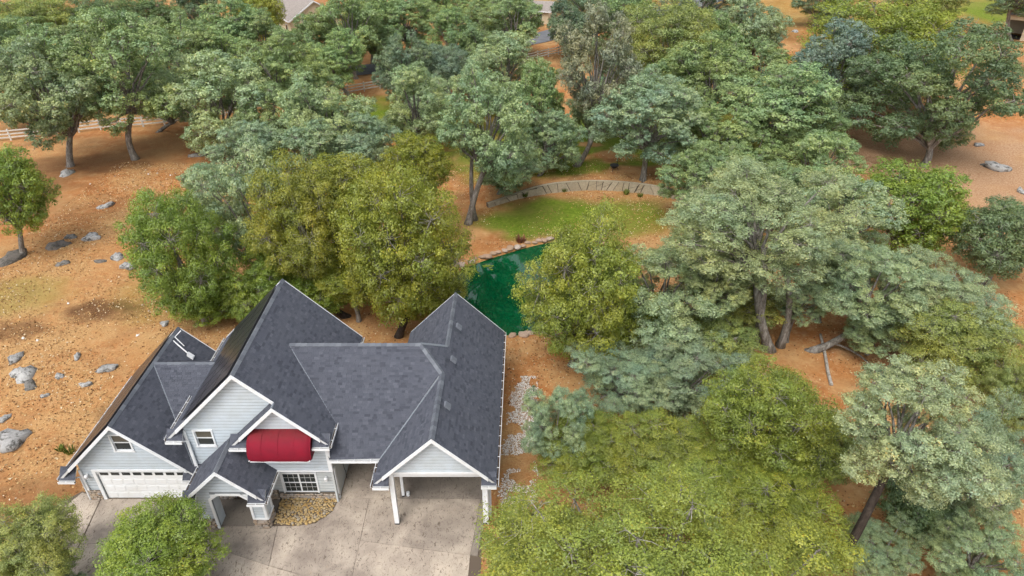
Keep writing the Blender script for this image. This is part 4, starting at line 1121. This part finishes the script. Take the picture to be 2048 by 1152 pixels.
# -- middle trees
T(1530, 455, 175, 130, 'near', 'pale', 4.0, "tall broad pale oak with a forked grey trunk over the orange clearing", var=3, base=(1543, 700), fork=((1508, 688), (1560, 692)))
T(1430, 490, 102, 92, 'blue', 'pale', 3.0, "pale oak right of the pond lawn, in front of the curved wall end")
T(1325, 600, 132, 112, 'near', 'pale', 3.5, "pale green oak overhanging right of the pond side live oak", var=2, base=(1505, 690))
T(1740, 590, 125, 100, 'near', 'pale', 3.0, "spreading pale green oak above the fallen branches on the right", var=2, base=(1612, 700))
T(1900, 600, 120, 90, 'near', 'pale', 2.0, "pale green oak right of the spreading oak, below the dirt slope", var=3)
T(1690, 440, 100, 85, 'blue', 'pale', 3.0, "pale oak with bare twigs left of the rounded bright live oak")
T(1160, 575, 132, 178, 'near', 'live', .5, "tall yellow green live oak on the right bank of the pond", var=4)
T(1430, 680, 85, 60, 'live', 'olive', .2, "dark olive shrub under the broad pale oak")
T(1812, 418, 112, 102, 'live', 'bright', .4, "rounded bright green live oak on the right, below the bare slope")
T(2010, 478, 98, 92, 'live', 'dark', .8, "dark green oak cut by the right edge below the dirt slope")
T(1640, 345, 98, 80, 'blue', 'green', 1.0, "green oak left of the rounded bright live oak")
T(1428, 335, 95, 82, 'blue', 'green', 1.2, "green oak at the right end of the curved stone wall")
T(1405, 425, 55, 55, 'blue', 'green', .4, "low green oak foliage hiding the right end of the curved wall")
T(965, 255, 112, 118, 'blue', 'blue', 4.5, "tall blue oak with dark trunks at the left end of the curved wall", base=(935, 448), fork=((950, 440),))
T(1010, 330, 78, 50, 'blue', 'blue', 3.0, "low blue oak bough right of the tall oak by the curved wall", base=(995, 388))
T(832, 215, 78, 80, 'blue', 'pale', 3.5, "pale blue oak left of the tall oak by the curved wall", base=(840, 320))
T(1100, 300, 62, 66, 'blue', 'blue', 1.2, "small blue green oak behind the middle of the curved wall", base=(1075, 352))
T(836, 335, 78, 82, 'live', 'orange', 3.5, "golden olive crown highest of the live oaks left of the pond")
T(812, 490, 142, 180, 'near', 'orange', 2.5, "big golden olive live oak between pond and roof ridge", var=4, base=(795, 672), dark=True)
T(602, 455, 112, 145, 'near', 'orange', 2.5, "golden olive live oak behind the peak of the main roof", var=4, base=(700, 632), dark=True)
T(700, 400, 100, 95, 'live', 'orange', 5.0, "golden olive crown between its two live oak neighbours left of the pond")
T(368, 510, 114, 160, 'near', 'bright', .4, "bright green live oak behind the garage roof", var=4)
T(505, 415, 102, 130, 'blue', 'blue', .8, "blue grey oak between bright live oak and golden live oaks")
T(512, 590, 70, 72, 'live', 'bright', .2, "low green oak tucked behind the main roof peak")
T(8, 388, 84, 98, 'live', 'bright', 1.4, "green oak at the left edge above the mossy boulder", base=(42, 512))
T(628, 575, 85, 62, 'live', 'bright', .2, "low dark green oak between the golden live oaks and the main roof")
T(1675, 530, 80, 66, 'blue', 'pale', 3.0, "pale oak crown right of the forked grey trunk")
T(1440, 565, 75, 66, 'blue', 'pale', 3.5, "pale oak crown left of the forked grey trunk")
T(1645, 905, 85, 85, 'live', 'olive', .4, "olive oak left of the leaning dark trunk")
T(1480, 600, 90, 70, 'live', 'olive', .3, "olive oak in the shade left of the forked grey trunk")
T(560, 500, 75, 90, 'live', 'bright', .5, "green oak in the shade left of the golden live oaks")
T(720, 290, 75, 70, 'blue', 'blue', 1.0, "blue green oak above the golden live oaks by the far lawn strip")
T(1180, 215, 45, 55, 'blue', 'blue', 1.0, "small blue green oak below the grey wispy pine")
T(1490, 320, 75, 60, 'blue', 'green', .6, "green oak in front of the dark trunk right of the upper lawn")
T(1560, 380, 90, 70, 'blue', 'green', 1.5, "green oak behind the top of the tall broad pale oak")
T(860, 580, 72, 72, 'live', 'orange', .6, "golden olive low crown hanging beside the left bank of the pond")
T(415, 600, 75, 55, 'live', 'bright', .1, "bright green low oak between bright live oak and the garage roof")
T(700, 560, 75, 66, 'live', 'orange', 1.5, "golden olive low crown behind the middle roof ridge")
T(1260, 640, 85, 80, 'live', 'live', .4, "olive oak low between the pond side live oak and blue grey oaks")
T(690, 330, 85, 70, 'blue', 'blue', .8, "blue green oak behind the central golden olive crown")
T(420, 400, 70, 70, 'blue', 'blue', .6, "blue green oak top behind the bright live oak by the garage")
T(1750, 655, 62, 50, 'near', 'pale', .8, "pale low oak above the right end of the fallen branches", var=2)
T(1600, 600, 58, 48, 'near', 'pale', 2.2, "pale leafy oak just right of the forked grey trunk", var=3)
# -- beyond
T(60, 110, 90, 75, 'blue', 'green', 1.5, "green oak below the top left corner oak")
T(170, 105, 80, 66, 'blue', 'green', 1.5, "green oak behind the two fence side oaks at the left")
T(530, 90, 70, 62, 'blue', 'green', 1.0, "green oak left of the far house wall")
T(610, 180, 66, 60, 'blue', 'green', 1.0, "green oak left of the far road gap")
T(740, 55, 60, 60, 'blue', 'green', 1.0, "green oak left of the oaks above the parked car")
T(860, 190, 50, 46, 'blue', 'blue', .8, "blue green oak beyond the pale blue oak by the lawn")
T(960, 100, 55, 52, 'blue', 'green', .8, "green oak right of the rounded oak by the car")
T(1250, 50, 70, 62, 'blue', 'green', .8, "green oak between the grey pine and the yellow olive oak")
T(1350, 170, 70, 62, 'blue', 'green', 1.0, "green oak below the yellow olive oak")
T(1440, 90, 66, 62, 'blue', 'green', .8, "green oak left of the teal rounded oak")
T(1520, 140, 70, 60, 'blue', 'green', 1.0, "green oak below the teal rounded oak")
T(110, 190, 122, 108, 'blue', 'blue', 3.0, "large blue grey oak by the white fence at the left edge", base=(140, 332))
T(238, 140, 115, 108, 'blue', 'green', 6.0, "tall green oak on a long bare pale trunk by the fence", base=(272, 318))
T(430, 215, 115, 108, 'blue', 'pale', 3.0, "light green oak right of the long bare trunk", base=(380, 312))
T(330, 200, 60, 70, 'blue', 'blue', 3.0, "blue green oak with thin dark trunks in front of the far road", base=(310, 265))
T(30, 165, 70, 75, 'blue', 'blue', 1.0, "blue grey oak cut by the left edge behind the white fence")
T(645, 240, 102, 95, 'blue', 'pale', 1.2, "pale green oak left of the far lawn strip")
T(640, 325, 102, 80, 'blue', 'blue', .6, "blue green oak behind the golden live oaks")
T(500, 305, 85, 70, 'blue', 'blue', 1.0, "blue green oak above the bright live oak behind the garage")
T(560, 235, 70, 70, 'blue', 'green', 1.0, "green oak right of the light green oak, left of the far lawn strip")
T(345, 115, 90, 85, 'blue', 'green', 1.5, "green oak behind the tall oak with the long bare trunk")
T(450, 75, 92, 76, 'blue', 'green', 1.5, "soft green oak left of the far roof near the top")
T(440, 130, 70, 60, 'blue', 'green', 1.5, "green oak below the soft green oak left of the far roof")
T(515, 28, 55, 60, 'live', 'live', 1.0, "olive conical tree left of the far house at the top", var=2)
T(560, 150, 90, 85, 'blue', 'green', 1.5, "green oak in front of the far house")
T(700, 60, 88, 78, 'blue', 'green', 1.5, "green oak right of the far house at the top")
T(672, 120, 66, 62, 'blue', 'green', 2.0, "green oak above the far road gap", base=(712, 205))
T(905, 85, 62, 60, 'blue', 'green', 1.0, "rounded green oak right of the parked blue car")
T(812, 40, 72, 54, 'blue', 'green', 1.5, "green oak above the parked blue car")
T(895, 140, 56, 52, 'live', 'bluedark', .5, "small dark green oak in front of the rounded oak by the car")
T(808, 135, 58, 68, 'blue', 'bluedark', .6, "dark blue grey oak below the parked blue car")
T(770, 95, 42, 42, 'blue', 'green', .6, "small green oak just left of the parked blue car")
T(1010, 140, 85, 68, 'blue', 'pale', 1.0, "pale oak left of the grey wispy pine")
T(1075, 215, 70, 95, 'blue', 'green', .8, "green oak between the tall wall oak and the grey wispy tree")
T(930, 195, 66, 60, 'blue', 'pale', 1.5, "pale oak top behind the tall oak by the curved wall")
T(1030, 50, 70, 62, 'blue', 'green', 1.0, "green oak left of the far fence bit near the top centre")
T(1140, 50, 52, 55, 'blue', 'bluedark', 1.0, "dark green oak beside the far fence bit near the top centre")
T(968, 40, 55, 50, 'blue', 'green', 1.0, "green oak between the rounded oak and the top centre oaks")
T(1198, 145, 90, 122, 'wispy', 'wispy', 3.0, "grey wispy foothill pine behind the upper lawn", base=(1150, 332), name="pine_tree")
T(1335, 90, 108, 100, 'live', 'olive', .6, "yellow olive oak right of the grey wispy pine", var=1)
T(1430, 160, 95, 92, 'blue', 'green', 1.5, "green oak below the teal oak near the top right")
T(1555, 215, 138, 95, 'blue', 'green', 3.5, "broad green oak with a visible dark trunk, right of the upper lawn", base=(1520, 345))
T(1620, 255, 78, 66, 'blue', 'green', 2.0, "green oak with a pale leaning trunk right of the broad green oak", base=(1605, 330))
T(1300, 235, 108, 88, 'blue', 'blue', 2.5, "blue green oak overhanging the right part of the upper lawn")
T(1255, 185, 66, 70, 'blue', 'blue', 1.5, "blue green oak touching the right side of the grey pine")
T(1430, 270, 85, 70, 'blue', 'green', 1.5, "green oak between the two broad oaks right of the upper lawn")
T(1505, 58, 82, 80, 'blue', 'blue', .6, "teal rounded oak in the upper right, left of the dirt gap")
T(1665, 152, 98, 98, 'blue', 'steel', .8, "steel blue oak in front of the big olive oak, upper right")
T(1762, 105, 168, 122, 'live', 'live', .3, "big olive oak at the top right behind the steel blue oak", var=3)
T(1895, 195, 152, 135, 'blue', 'dark', .6, "large dark green oak on the bare right slope")
T(60, 60, 110, 76, 'live', 'olive', .8, "olive grey oak in the top left corner")
T(195, 50, 95, 66, 'live', 'dark', .8, "dark green oak at the top left beside the corner oak")
T(300, 40, 66, 52, 'live', 'dark', .8, "dark oak at the top left of the bare patch")
T(390, 20, 60, 45, 'blue', 'bluedark', .8, "dark blue oak at the top edge right of the bare patch")
T(625, 90, 62, 56, 'blue', 'green', 1.0, "green oak directly under the far house roof")
T(750, 12, 74, 48, 'blue', 'green', 1.0, "green oak at the top edge right of the far house")
T(880, 14, 70, 45, 'blue', 'green', 1.0, "green oak at the top edge above the rounded oak")
T(1000, 5, 70, 42, 'blue', 'bluedark', 1.0, "dark oak at the top edge left of the dark pair near the centre")
T(1190, 12, 95, 50, 'blue', 'bluedark', 1.0, "dark oak at the top edge behind the grey pine")
T(1400, 10, 75, 46, 'blue', 'bluedark', 1.0, "dark oak at the top edge behind the olive oak")
T(1640, 5, 60, 40, 'blue', 'bluedark', .5, "dark oak at the top edge right of the dirt gap")
T(1850, 8, 75, 48, 'live', 'olive', 1.0, "olive oak at the top edge left of the shed")
T(5, 120, 70, 85, 'live', 'dark', .5, "dark oak cut by the left edge behind the fence oak")
T(2035, -20, 70, 50, 'blue', 'bluedark', 6.0, "tall oak with a straight grey trunk beside the shed", base=(2023, 82))

# ------------------------------------------------------------------ fence along the road
fn_ = empty("ranch_fence", (-40, 92, 0), "white three rail ranch fence along the far road", "fence")
fl = spline([(-80, 76.5, 0), (-63.8, 82.4, 0), (-54.9, 85.7, 0), (-43.8, 89.5, 0), (-21.9, 103.3, 0), (-13.6, 108, 0), (5.8, 123.6, 0), (14, 131, 0)], 12)
cumf = [0.0]
for a, b in zip(fl[:-1], fl[1:]): cumf.append(cumf[-1] + (b - a).length)
def fpt(s_):
    k_ = min(len(fl) - 2, max(0, int(np.searchsorted(cumf, s_, 'right') - 1))); t = (s_ - cumf[k_]) / (cumf[k_ + 1] - cumf[k_]); p = fl[k_].lerp(fl[k_ + 1], t)
    return Vector((p.x, p.y, float(height(p.x, p.y))))
nf = int(cumf[-1] / 2.5); P_ = [fpt(cumf[-1] * i / nf) for i in range(nf + 1)]
for i, p in enumerate(P_):
    m = MB(); m.box(p.x - .08, p.x + .08, p.y - .08, p.y + .08, p.z - .2, p.z + 1.45); m.build("fence_post", M['fence_white'], fn_)
    if i < nf:
        for hz in (.5, .92, 1.34):
            m = MB(); m.beam(p + Vector((0, -.1, hz)), P_[i + 1] + Vector((0, -.1, hz)), .05, .17); m.build("rail", M['fence_white'], fn_)

# ------------------------------------------------------------------ far house and shed
def gable_building(name, label, loc, rot, L, W_, Hw, pitch, wallm, roofm, cat, opening=None):
    root = empty(name, loc, label, cat); root.rotation_euler = (0, 0, rot)
    def add(mb_, nm, mat, par=None):
        o = bpy.data.objects.new(nm, mb_.mesh(nm, M[mat])); link(o); o.parent = par or root; return o
    hr = Hw + pitch * W_ / 2
    m = MB(); x, y = L / 2, W_ / 2
    m.v += [(-x, -y, -1), (x, -y, -1), (x, y, -1), (-x, y, -1), (-x, -y, Hw), (x, -y, Hw), (x, y, Hw), (-x, y, Hw), (-x, 0, hr), (x, 0, hr)]
    m.f += [(0, 1, 5, 4), (2, 3, 7, 6), (1, 2, 6, 9, 5), (3, 0, 4, 8, 7)]; m.r += [.5] * 4; add(m, "wall", wallm)
    for sg in (-1, 1):
        m = MB(); ov = .5; a = (-x - ov, 0, hr + .1); b = (x + ov, 0, hr + .1); ye = sg * (y + ov); ze = Hw - pitch * ov + .1
        q = [a, b, (x + ov, ye, ze), (-x - ov, ye, ze)]; m.prism(q if sg < 0 else q, .14); rf = add(m, "roof", roofm)
        m = MB(); m.box(-x - ov, x + ov, min(ye, ye + sg * .06), max(ye, ye + sg * .06), ze - .2, ze + .02); add(m, "fascia", 'trim', rf)
        for xe in (-x - ov, x + ov):
            m = MB(); m.beam((xe + (.03 if xe > 0 else -.03), 0, hr + .12), (xe + (.03 if xe > 0 else -.03), ye, ze + .02), .06, .24); add(m, "barge_board", 'trim', rf)
    for k_ in range(3):
        xx = -x + L * (k_ + .5) / 3
        m = MB(); m.box(xx - .6, xx + .6, -y - .05, -y - .004, 1.0, 2.2); w_ = add(m, "window", 'trim')
        m = MB(); m.box(xx - .52, xx + .52, -y - .062, -y - .052, 1.08, 2.12); add(m, "pane", 'glass_dark', w_)
    return root
p = gpt(592, 70); gable_building("far_house", "tan house with grey roof and white fascia at the top edge", (p.x, p.y + 6, p.z), R(-55), 15, 10, 3.4, .6, 'cream', 'far_roof', "house")
p = gpt(1010, 55); gable_building("far_garage", "low pale building among the trees at the top centre", (p.x + 4, p.y + 8, p.z), R(-12), 12, 7, 2.6, .35, 'cream', 'far_roof', "building")
p = gpt(2040, 74); sr = empty("shed", (p.x, p.y, p.z), "small cream shed with an open dark doorway at the top right", "shed"); sr.rotation_euler = (0, 0, R(-38))
def sadd(mb_, nm, mat, par=None):
    o = bpy.data.objects.new(nm, mb_.mesh(nm, M[mat])); link(o); o.parent = par or sr; return o
m = MB(); m.box(-2.6, -2.1, -2, 2, -1, 3.0); m.box(1.6, 2.6, -2, 2, -1, 3.0)
m = MB(); m.box(-2.5, 2.5, 2.0, 2.1, -1, 3.0); sadd(m, "wall", 'cream')
m = MB(); m.box(2.4, 2.5, -2, 2, -1, 3.4); sadd(m, "wall", 'cream')
m = MB(); m.box(-2.5, -2.4, -2, 2, -1, 3.4); sadd(m, "wall", 'cream')
m = MB(); m.box(.2, 2.4, -2, -1.9, -1, 3.4); sadd(m, "wall", 'cream')
m = MB(); m.box(-2.4, -2.0, -2, -1.9, -1, 3.4); sadd(m, "wall", 'cream')
m = MB(); m.box(-2.4, 2.4, -1.9, 2, -.02, .05); sadd(m, "floor", 'dark_inside')
m = MB(); m.box(-2.0, .2, -1.99, -1.91, 2.75, 3.4); sadd(m, "lintel", 'cream')
m = MB(); m.hull8([(-2.8, -2.4, 3.42), (2.8, -2.4, 3.42), (2.8, 2.4, 3.05), (-2.8, 2.4, 3.05), (-2.8, -2.4, 3.55), (2.8, -2.4, 3.55), (2.8, 2.4, 3.2), (-2.8, 2.4, 3.2)]); sadd(m, "roof", 'far_roof')

# ------------------------------------------------------------------ cars
def car(name, label, loc, rot, body):
    root = empty(name, loc, label, "car"); root.rotation_euler = (0, 0, rot)
    def add(mb_, nm, mat, par=None, smooth=False):
        o = bpy.data.objects.new(nm, mb_.mesh(nm, M[mat], smooth)); link(o); o.parent = par or root; return o
    prof = [(-2.25, .45, .62), (-2.2, .85, .78), (-1.2, .98, .86), (-.1, 1.0, .88), (1.4, 1.02, .88), (2.1, .98, .84), (2.25, .5, .7)]
    m = MB(); sec = [(-2.28, .32, .5, .78), (-2.2, .3, .82, .86), (-1.15, .26, .98, .9), (0, .25, 1.0, .91), (1.3, .26, 1.02, .9), (2.15, .3, .95, .86), (2.26, .34, .6, .78)]
    for (x, zb, zt, hw) in sec: m.v += [(x, -hw, zb), (x, hw, zb), (x, hw, (zb + zt) / 2 + .1), (x, hw * .93, zt), (x, -hw * .93, zt), (x, -hw, (zb + zt) / 2 + .1)]
    for i in range(len(sec) - 1):
        for j in range(6): l = (j + 1) % 6; m.f.append((i * 6 + j, i * 6 + l, i * 6 + 6 + l, i * 6 + 6 + j))
    m.f += [tuple(range(6))[::-1], tuple(36 + k_ for k_ in range(6))]; m.r = [.5] * len(m.f); add(m, "body", body)
    m = MB(); cab = [(-1.25, .98, .8), (-.45, 1.48, .66), (.9, 1.5, .66), (1.75, 1.0, .78)]
    for (x, z, hw) in cab: m.v += [(x, -hw, z), (x, hw, z)]
    m.f += [(0, 2, 3, 1), (4, 6, 7, 5)]; m.r += [.5, .5]
    m.f += [(0, 6, 4, 2), (1, 3, 5, 7)]; m.r += [.5, .5]; add(m, "windows", 'glass_dark')
    m = MB(); m.hull8([(-.5, -.67, 1.46), (.95, -.67, 1.47), (.95, .67, 1.47), (-.5, .67, 1.46), (-.4, -.6, 1.53), (.85, -.6, 1.54), (.85, .6, 1.54), (-.4, .6, 1.53)]); add(m, "car_roof", body)
    for x in (-1.4, 1.4):
        for y in (-.84, .84):
            m = MB(); m.tube([(x, y - .1, .33), (x, y + .1, .33)], .33, 14); w_ = add(m, "wheel", 'tyre')
            m = MB(); yy = y + (.105 if y > 0 else -.105); m.tube([(x, yy - .01, .33), (x, yy + .01, .33)], .2, 10); add(m, "rim", 'metal', w_)
    for y in (-.62, .62):
        m = MB(); m.box(-2.3, -2.2, y - .17, y + .17, .62, .76); add(m, "headlight", 'trim')
    return root
car("parked_car", "white car under the foreground oak at the driveway edge", (.35, 20.1, .02), R(88), 'car_white')
p = gpt(852, 112); car("parked_car", "grey blue car on the far road among the trees", (p.x, p.y, p.z + .1), R(40), 'car_blue')

# ------------------------------------------------------------------ small things in the clearing
def limb(name, label, pts, rad, mat='dead_wood', cat="branch"):
    m = MB(); P_ = [gpt(x, y) + Vector((0, 0, z)) for x, y, z in pts]
    m.tube([v_ for v_ in spline(P_, 4)], np.linspace(rad[0], rad[1], (len(P_) - 1) * 4 + 1), 7)
    return tag(m.build(name, M[mat], None, True), label, cat)
limb("fallen_branch", "arching dead branch reaching right over the orange clearing", [(1618, 702, .2), (1660, 700, .6), (1715, 722, .5), (1760, 755, .12)], (.11, .05), 'bark')
limb("fallen_log", "pale split log lying along the orange clearing", [(1640, 672, .15), (1650, 715, .12), (1655, 745, .1), (1662, 772, .1)], (.10, .13))
m = MB(); p = gpt(1778, 752); m.tube([p, p + Vector((.35, .1, 1.9))], [.11, .09], 7); tag(m.build("leaning_post", M['wood_dark']), "dark wooden post leaning beside the dead branch", "post")
m = MB(); p = gpt(1067, 790); m.tube([p, p + Vector((0, 0, .85))], .05, 6); so = m.build("stake", M['wood_dark']); tag(so, "short dark stake in the orange dirt right of the carport", "stake")
m = MB(); m.beam(p + Vector((-.12, 0, .8)), p + Vector((.14, 0, .78)), .05, .06); m.build("cross_piece", M['wood_dark'], so)
p = gpt(1228, 340); fs = empty("garden_stand", (p.x, p.y, p.z), "small black metal stand on bare mulch above the curved wall", "stand")
m = MB(); m.tube([p + Vector((0, 0, .25)), p + Vector((0, 0, .45)), p + Vector((0, 0, .6))], [.2, .42, .5], 12); m.build("bowl", M['dark_metal'], fs)
for k_ in range(3):
    a = k_ * 2.1; m = MB(); m.tube([p + Vector((.45 * math.cos(a), .45 * math.sin(a), 0)), p + Vector((.25 * math.cos(a), .25 * math.sin(a), .4))], .03, 5); m.build("leg", M['dark_metal'], fs)
m = MB(); m.tube([p + Vector((.3, 0, .5)), p + Vector((.3, 0, 1.5)), p + Vector((.0, 0, 1.6))], .03, 5); m.build("hook_pole", M['dark_metal'], fs)

# ------------------------------------------------------------------ leaf litter and gravel
g = np.random.default_rng(77)
def scatter(name, n, xr, yr, size, mat, keepf, bias=None, pebble=False):
    x = g.uniform(*xr, n); y = g.uniform(*yr, n); k_ = keepf(x, y); x, y = x[k_], y[k_]; N = len(x)
    z = height(x, y); pos = np.stack([x, y, z + .015 + .02 * g.random(N)], 1)
    nor = np.array([0, 0, 1]) + g.normal(size=(N, 3)) * (.45 if not pebble else .25); nor /= np.linalg.norm(nor, axis=1)[:, None]
    t = np.cross(nor, g.normal(size=(N, 3))); t /= np.linalg.norm(t, axis=1)[:, None]; b = np.cross(nor, t); s_ = (size * g.uniform(.6, 1.4, N))[:, None]
    if not pebble:
        V = np.stack([pos - t * s_ * .5, pos + b * s_ * .33 + nor * s_ * .15, pos + t * s_ * .5, pos - b * s_ * .33], 1).reshape(-1, 3); Fq = np.arange(4 * N).reshape(N, 4); rn = g.random(N)
    else:
        V = np.stack([pos - t * s_ * .5, pos + b * s_ * .4, pos + t * s_ * .5, pos - b * s_ * .4, pos + nor * s_ * .45], 1).reshape(-1, 3)
        i = np.arange(N)[:, None] * 5; Fq = np.concatenate([i + np.array(q) for q in ((0, 3, 4), (3, 2, 4), (2, 1, 4), (1, 0, 4))], 0); rn = np.tile(g.random(N), 4)
    o = link(bpy.data.objects.new(name, mesh_np(name, V, Fq, [M[mat]], rn))); return o
def free(x, y):
    k_ = sdist(POND, x, y) < -.4
    for a, b, c_, d in HOUSE_RECTS: k_ &= ~((x > a) & (x < b) & (y > c_) & (y < d))
    k_ &= ~((x > -26) & (x < -1.6) & (y < 26.3)); return k_
def litf(x, y): return free(x, y) & (fbm(x, y, 4.5, 4) + .25 * g.random(len(x)) + .12 * (x < -20) > .60)
tag(scatter("leaf_litter", 165000, (-46, 46), (17, 75), .13, 'litter', litf), "tan fallen leaves scattered over the orange dirt", "leaf litter", kind="stuff")
def gravf(x, y):
    c_ = .30 + .045 * (y - 26) + .8 * (fbm(x * 0, y, 3, 3) - .5); wdt = (.95 - .02 * (y - 25)) * (.55 + .45 * sst(23, 26, y))
    return (np.abs(x - c_) < wdt * (.75 + .5 * g.random(len(x)))) & (fbm(x, y, .9, 3) > .41)
tag(scatter("gravel_strip", 48000, (-2.2, 3), (18, 36.5), .085, 'gravel', gravf, pebble=True), "white gravel strip along the right side of the carport", "gravel", kind="stuff")
def gravl(x, y): return (sdist([(-26.4, 17), (-23.2, 18), (-23.0, 23.5), (-24.6, 25), (-26, 23.5)], x, y) > .0)
tag(scatter("pebble_scatter", 220, (-46, -20), (26, 75), .26, 'gravel', lambda x, y: free(x, y) & (fbm(x, y, 7, 3) > .5), pebble=True), "small pale stones strewn over the left dirt slope", "stones", kind="stuff")
def tuft(px, py, s_, label, n=60, tint=(.16, .2, .05), name="grass_tuft"):
    p = gpt(px, py); N = n; a = g.uniform(0, 6.28, N); r0 = s_ * .5 * np.sqrt(g.random(N)); P0 = np.stack([p.x + np.cos(a) * r0, p.y + np.sin(a) * r0, np.full(N, p.z - .02)], 1)
    d = np.stack([np.cos(a) * .4, np.sin(a) * .4, np.ones(N)], 1) * (s_ * g.uniform(.5, 1.0, N))[:, None]; sd_ = np.stack([-np.sin(a), np.cos(a), np.zeros(N)], 1) * s_ * .07
    V = np.stack([P0 - sd_, P0 + sd_, P0 + d * .6 + sd_ * .8, P0 + d], 1).reshape(-1, 3); o = link(bpy.data.objects.new(name, mesh_np(name, V, np.arange(4 * N).reshape(N, 4), [M['leaf']], g.random(N)))); o.color = (*tint, 1)
    return tag(o, label, "plant", "small plants")
for px, py, s_, lab in ((1050, 392, .55, "leafy tuft at the foot of the curved wall, nearest its left end"), (1128, 382, .7, "grass clump at the wall foot left of its highest bend"), (1195, 378, .55, "grass clump at the wall foot at the highest bend"), (1252, 388, .6, "grass clump at the wall foot right of the bend"), (1280, 393, .5, "grass clump at the wall foot nearest the right end"),
                        (1042, 484, .8, "reddish leafy plant among the stones of the far pond bank"), (140, 905, .5, "small green weed tuft by the lower garage roof corner"), (122, 900, .4, "smaller green weed left of the tuft by the garage corner")):
    tuft(px, py, s_, lab, tint=(.2, .08, .06) if 'reddish' in lab else (.14, .19, .04))
p = atz(972, 533, -.27); m = MB()
for k_ in range(14):
    a, b = random.gauss(0, .28), random.gauss(0, .22); m.poly([(p.x + a + .13 * math.cos(t), p.y + b + .11 * math.sin(t), -.262 + .0015 * k_) for t in np.linspace(0, 6.28, 8)[:-1]])
o = m.build("floating_leaves", M['leaf']); o.color = (.22, .28, .04, 1); tag(o, "yellow green floating leaves near the left bank of the pond", "water plants", kind="stuff")
